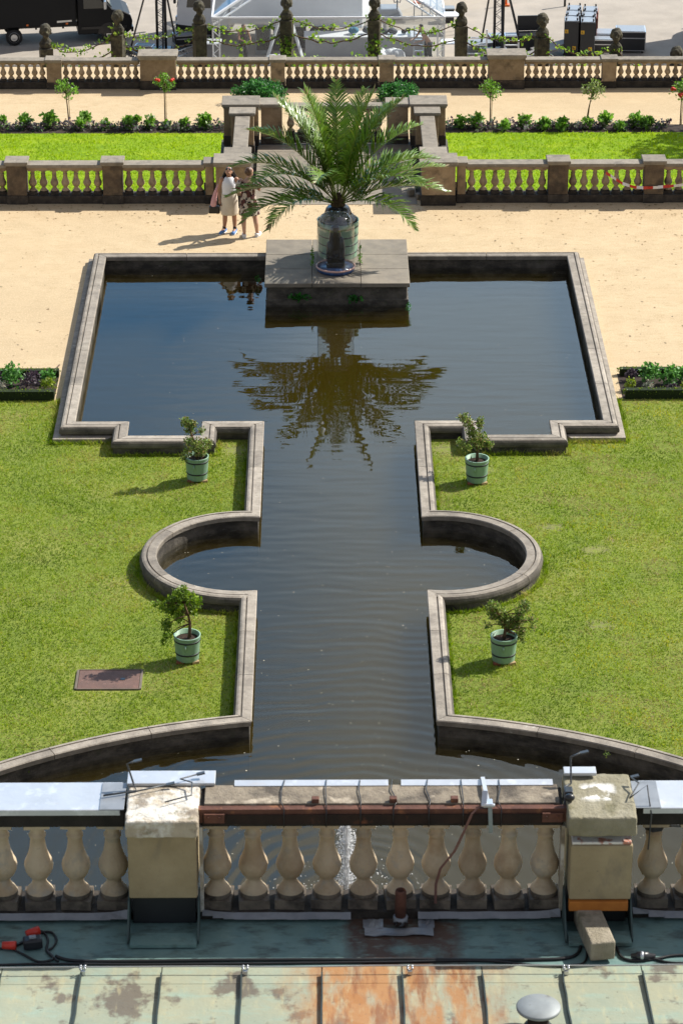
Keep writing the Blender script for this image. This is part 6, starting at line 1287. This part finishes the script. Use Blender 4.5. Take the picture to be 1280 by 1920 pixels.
def blades(name, n, area, ok, z, hgt, wid, cols, seed, patch, dry=False):
    rs = np.random.RandomState(seed); P = np.empty((0, 2))
    while len(P) < n:
        q = np.column_stack([rs.uniform(area[0], area[1], n), rs.uniform(area[2], area[3], n)]); P = np.concatenate([P, q[ok(q[:, 0], q[:, 1])]])
    P = P[:n]; x, y = P[:, 0], P[:, 1]
    f = np.sin(x * 1.7 + np.sin(y * 1.1) * 2) * np.cos(y * 1.3 + np.sin(x * .9) * 2); g = np.sin(x * 6.1 + 3 * np.sin(y * 2.3)) * np.sin(y * 5.3 + 2 * np.sin(x * 3.7)); f = f * .6 + g * .4 + rs.normal(0, .35, n)
    a = rs.uniform(0, 2 * PI, n); h = hgt * rs.uniform(.5, 1.4, n) * (1 + .35 * g); w_ = wid * rs.uniform(.6, 1.4, n); ln = rs.uniform(.3, 1.3, n) * h; la = rs.uniform(0, 2 * PI, n)
    v = np.empty((n, 3, 3)); v[:, 0] = np.column_stack([x - np.cos(a) * w_, y - np.sin(a) * w_, np.full(n, z)]); v[:, 1] = np.column_stack([x + np.cos(a) * w_, y + np.sin(a) * w_, np.full(n, z)]); v[:, 2] = np.column_stack([x + np.cos(la) * ln, y + np.sin(la) * ln, z + h])
    cols = np.asarray(cols); idx = np.clip(((f + 1.4) / 2.8 * len(cols)).astype(int), 0, len(cols) - 1); C = cols[idx] * rs.uniform(.8, 1.2, (n, 1))
    if dry:
        dm = np.sin(x * 1.31 + 1.7 * np.sin(y * .83)) * np.sin(y * 1.57 + 1.3 * np.sin(x * 1.1)) + .5 * np.sin(x * 4.3 + y * 3.1) * np.sin(y * 4.9 - x * 2.2); dm = np.clip((dm - .25) * 1.4, 0, 1) * np.where(x > 0, .75, .4)
        dr = dm > rs.uniform(0, 1, n); C[dr] = np.array([.36, .30, .13]) * rs.uniform(.7, 1.2, (dr.sum(), 1)); v[dr, 2, 2] = z + (v[dr, 2, 2] - z) * .7
        for bx_, by_, br_ in ((3.95, 50.75, .17), (4.7, 49.75, .18), (4.55, 46.7, .15), (2.1, 54.45, .26), (-2.1, 54.4, .24), (2.7, 53.4, .3)):
            q = ((x - bx_) / (br_ * 1.3)) ** 2 + ((y - by_) / (br_ * .8)) ** 2 < rs.uniform(.2, 1.2, n); v[q, 2] = v[q, 0]
    if patch is not None:
        yl = patch(x, y) > rs.uniform(0, 1, n); C[yl] = np.array([.46, .42, .04]) * rs.uniform(.8, 1.15, (yl.sum(), 1))
    me = bpy.data.meshes.new(name); me.vertices.add(3 * n); me.vertices.foreach_set('co', v.ravel()); me.loops.add(3 * n); me.loops.foreach_set('vertex_index', np.arange(3 * n, dtype=np.int32)); me.polygons.add(n); me.polygons.foreach_set('loop_start', np.arange(0, 3 * n, 3, dtype=np.int32))
    at_ = me.attributes.new('Col', 'FLOAT_COLOR', 'POINT'); cc = np.ones((n, 3, 4), dtype=np.float32); cc[:, :, :3] = C[:, None, :]; at_.data.foreach_set('color', cc.ravel()); me.materials.append(m_grass); me.update(calc_edges=True)
    return tag(link(bpy.data.objects.new(name, me)), 'short sunlit lawn grass', 'grass', kind='stuff')
def ok1(x, y, m=0.0):
    ax = np.abs(x); b = (ax > 1.83 + m) & ~((ax < 5.78 + m) & (y > 54.75 - m)) & ~((ax > 2.44 - m) & (ax < 4.56 + m) & (y > 54.16 - m)) & ((ax - 1.82) ** 2 + (y - 49.1) ** 2 > (1.9 + m) ** 2) & (x ** 2 + (y - FC) ** 2 > (9.985 + m) ** 2)
    b |= (ax > 1.83) & (ax < 2.36) & (y > 54.0) & (y < 54.8)
    b &= ~((x > -4.57) & (x < -3.38) & (y > 44.3) & (y < 45.12))
    return b
GC = [(.055, .10, .008), (.10, .17, .013), (.16, .245, .021), (.21, .30, .03), (.265, .335, .04), (.34, .35, .075), (.40, .345, .13)]
def yel(x, y): return np.where(x > 2, .16 * np.clip(np.sin(x * 2.1 + np.sin(y * 1.9) * 1.5) * np.sin(y * 1.6 + x) * 1.4, 0, 1) * np.clip((x - 3) / 3, 0, 1) * 2.2, 0.015)
blades('grass', 230000, (-8.3, 8.3, 40.2, 56.95), ok1, 0, 0.036, .0075, GC, 1, yel, True)
blades('edge_grass', 12000, (-8.3, 8.3, 40.2, 56.95), lambda x, y: ok1(x, y, -.01) & ~ok1(x, y, .06), 0, .085, .008, GC, 7, None)
rs = np.random.RandomState(21); n = 900; x = rs.uniform(-8.5, 8.5, n); y = np.where(rs.rand(n) < .4, 69.3 - rs.rand(n) ** 2 * 1.2, rs.uniform(58.5, 69, n)); k = ~((np.abs(x) < 5.9) & (y < 65.7)); x, y = x[k], y[k]; n = len(x)
D = np.column_stack([np.cos(rs.uniform(0, 6.28, n)), np.sin(rs.uniform(0, 6.28, n)), np.zeros(n)]); D /= np.linalg.norm(D, axis=1)[:, None]; U = np.cross(D, np.array([0, 0, 1.])); L_ = rs.uniform(.03, .09, n)
tag(cards('fallen_leaves', m_leaf, np.column_stack([x, y, np.full(n, .008)]), D, U, L_, L_ * .6, np.array([[.22, .14, .06], [.30, .21, .10], [.16, .12, .06]])[rs.randint(0, 3, n)]), 'scattered dry leaves and twigs on the gravel path', 'leaves', kind='stuff')
GC2 = [(.19, .31, .006), (.24, .37, .007), (.30, .43, .008), (.36, .46, .01)]
for sg in (-1, 1):
    xs = sorted((sg * 3.3, sg * 11)); blades('grass', 26000, (xs[0], xs[1], 78, 89.7), lambda x, y: x > -99, Z2, .06, .014, GC2, 3 + sg, None)
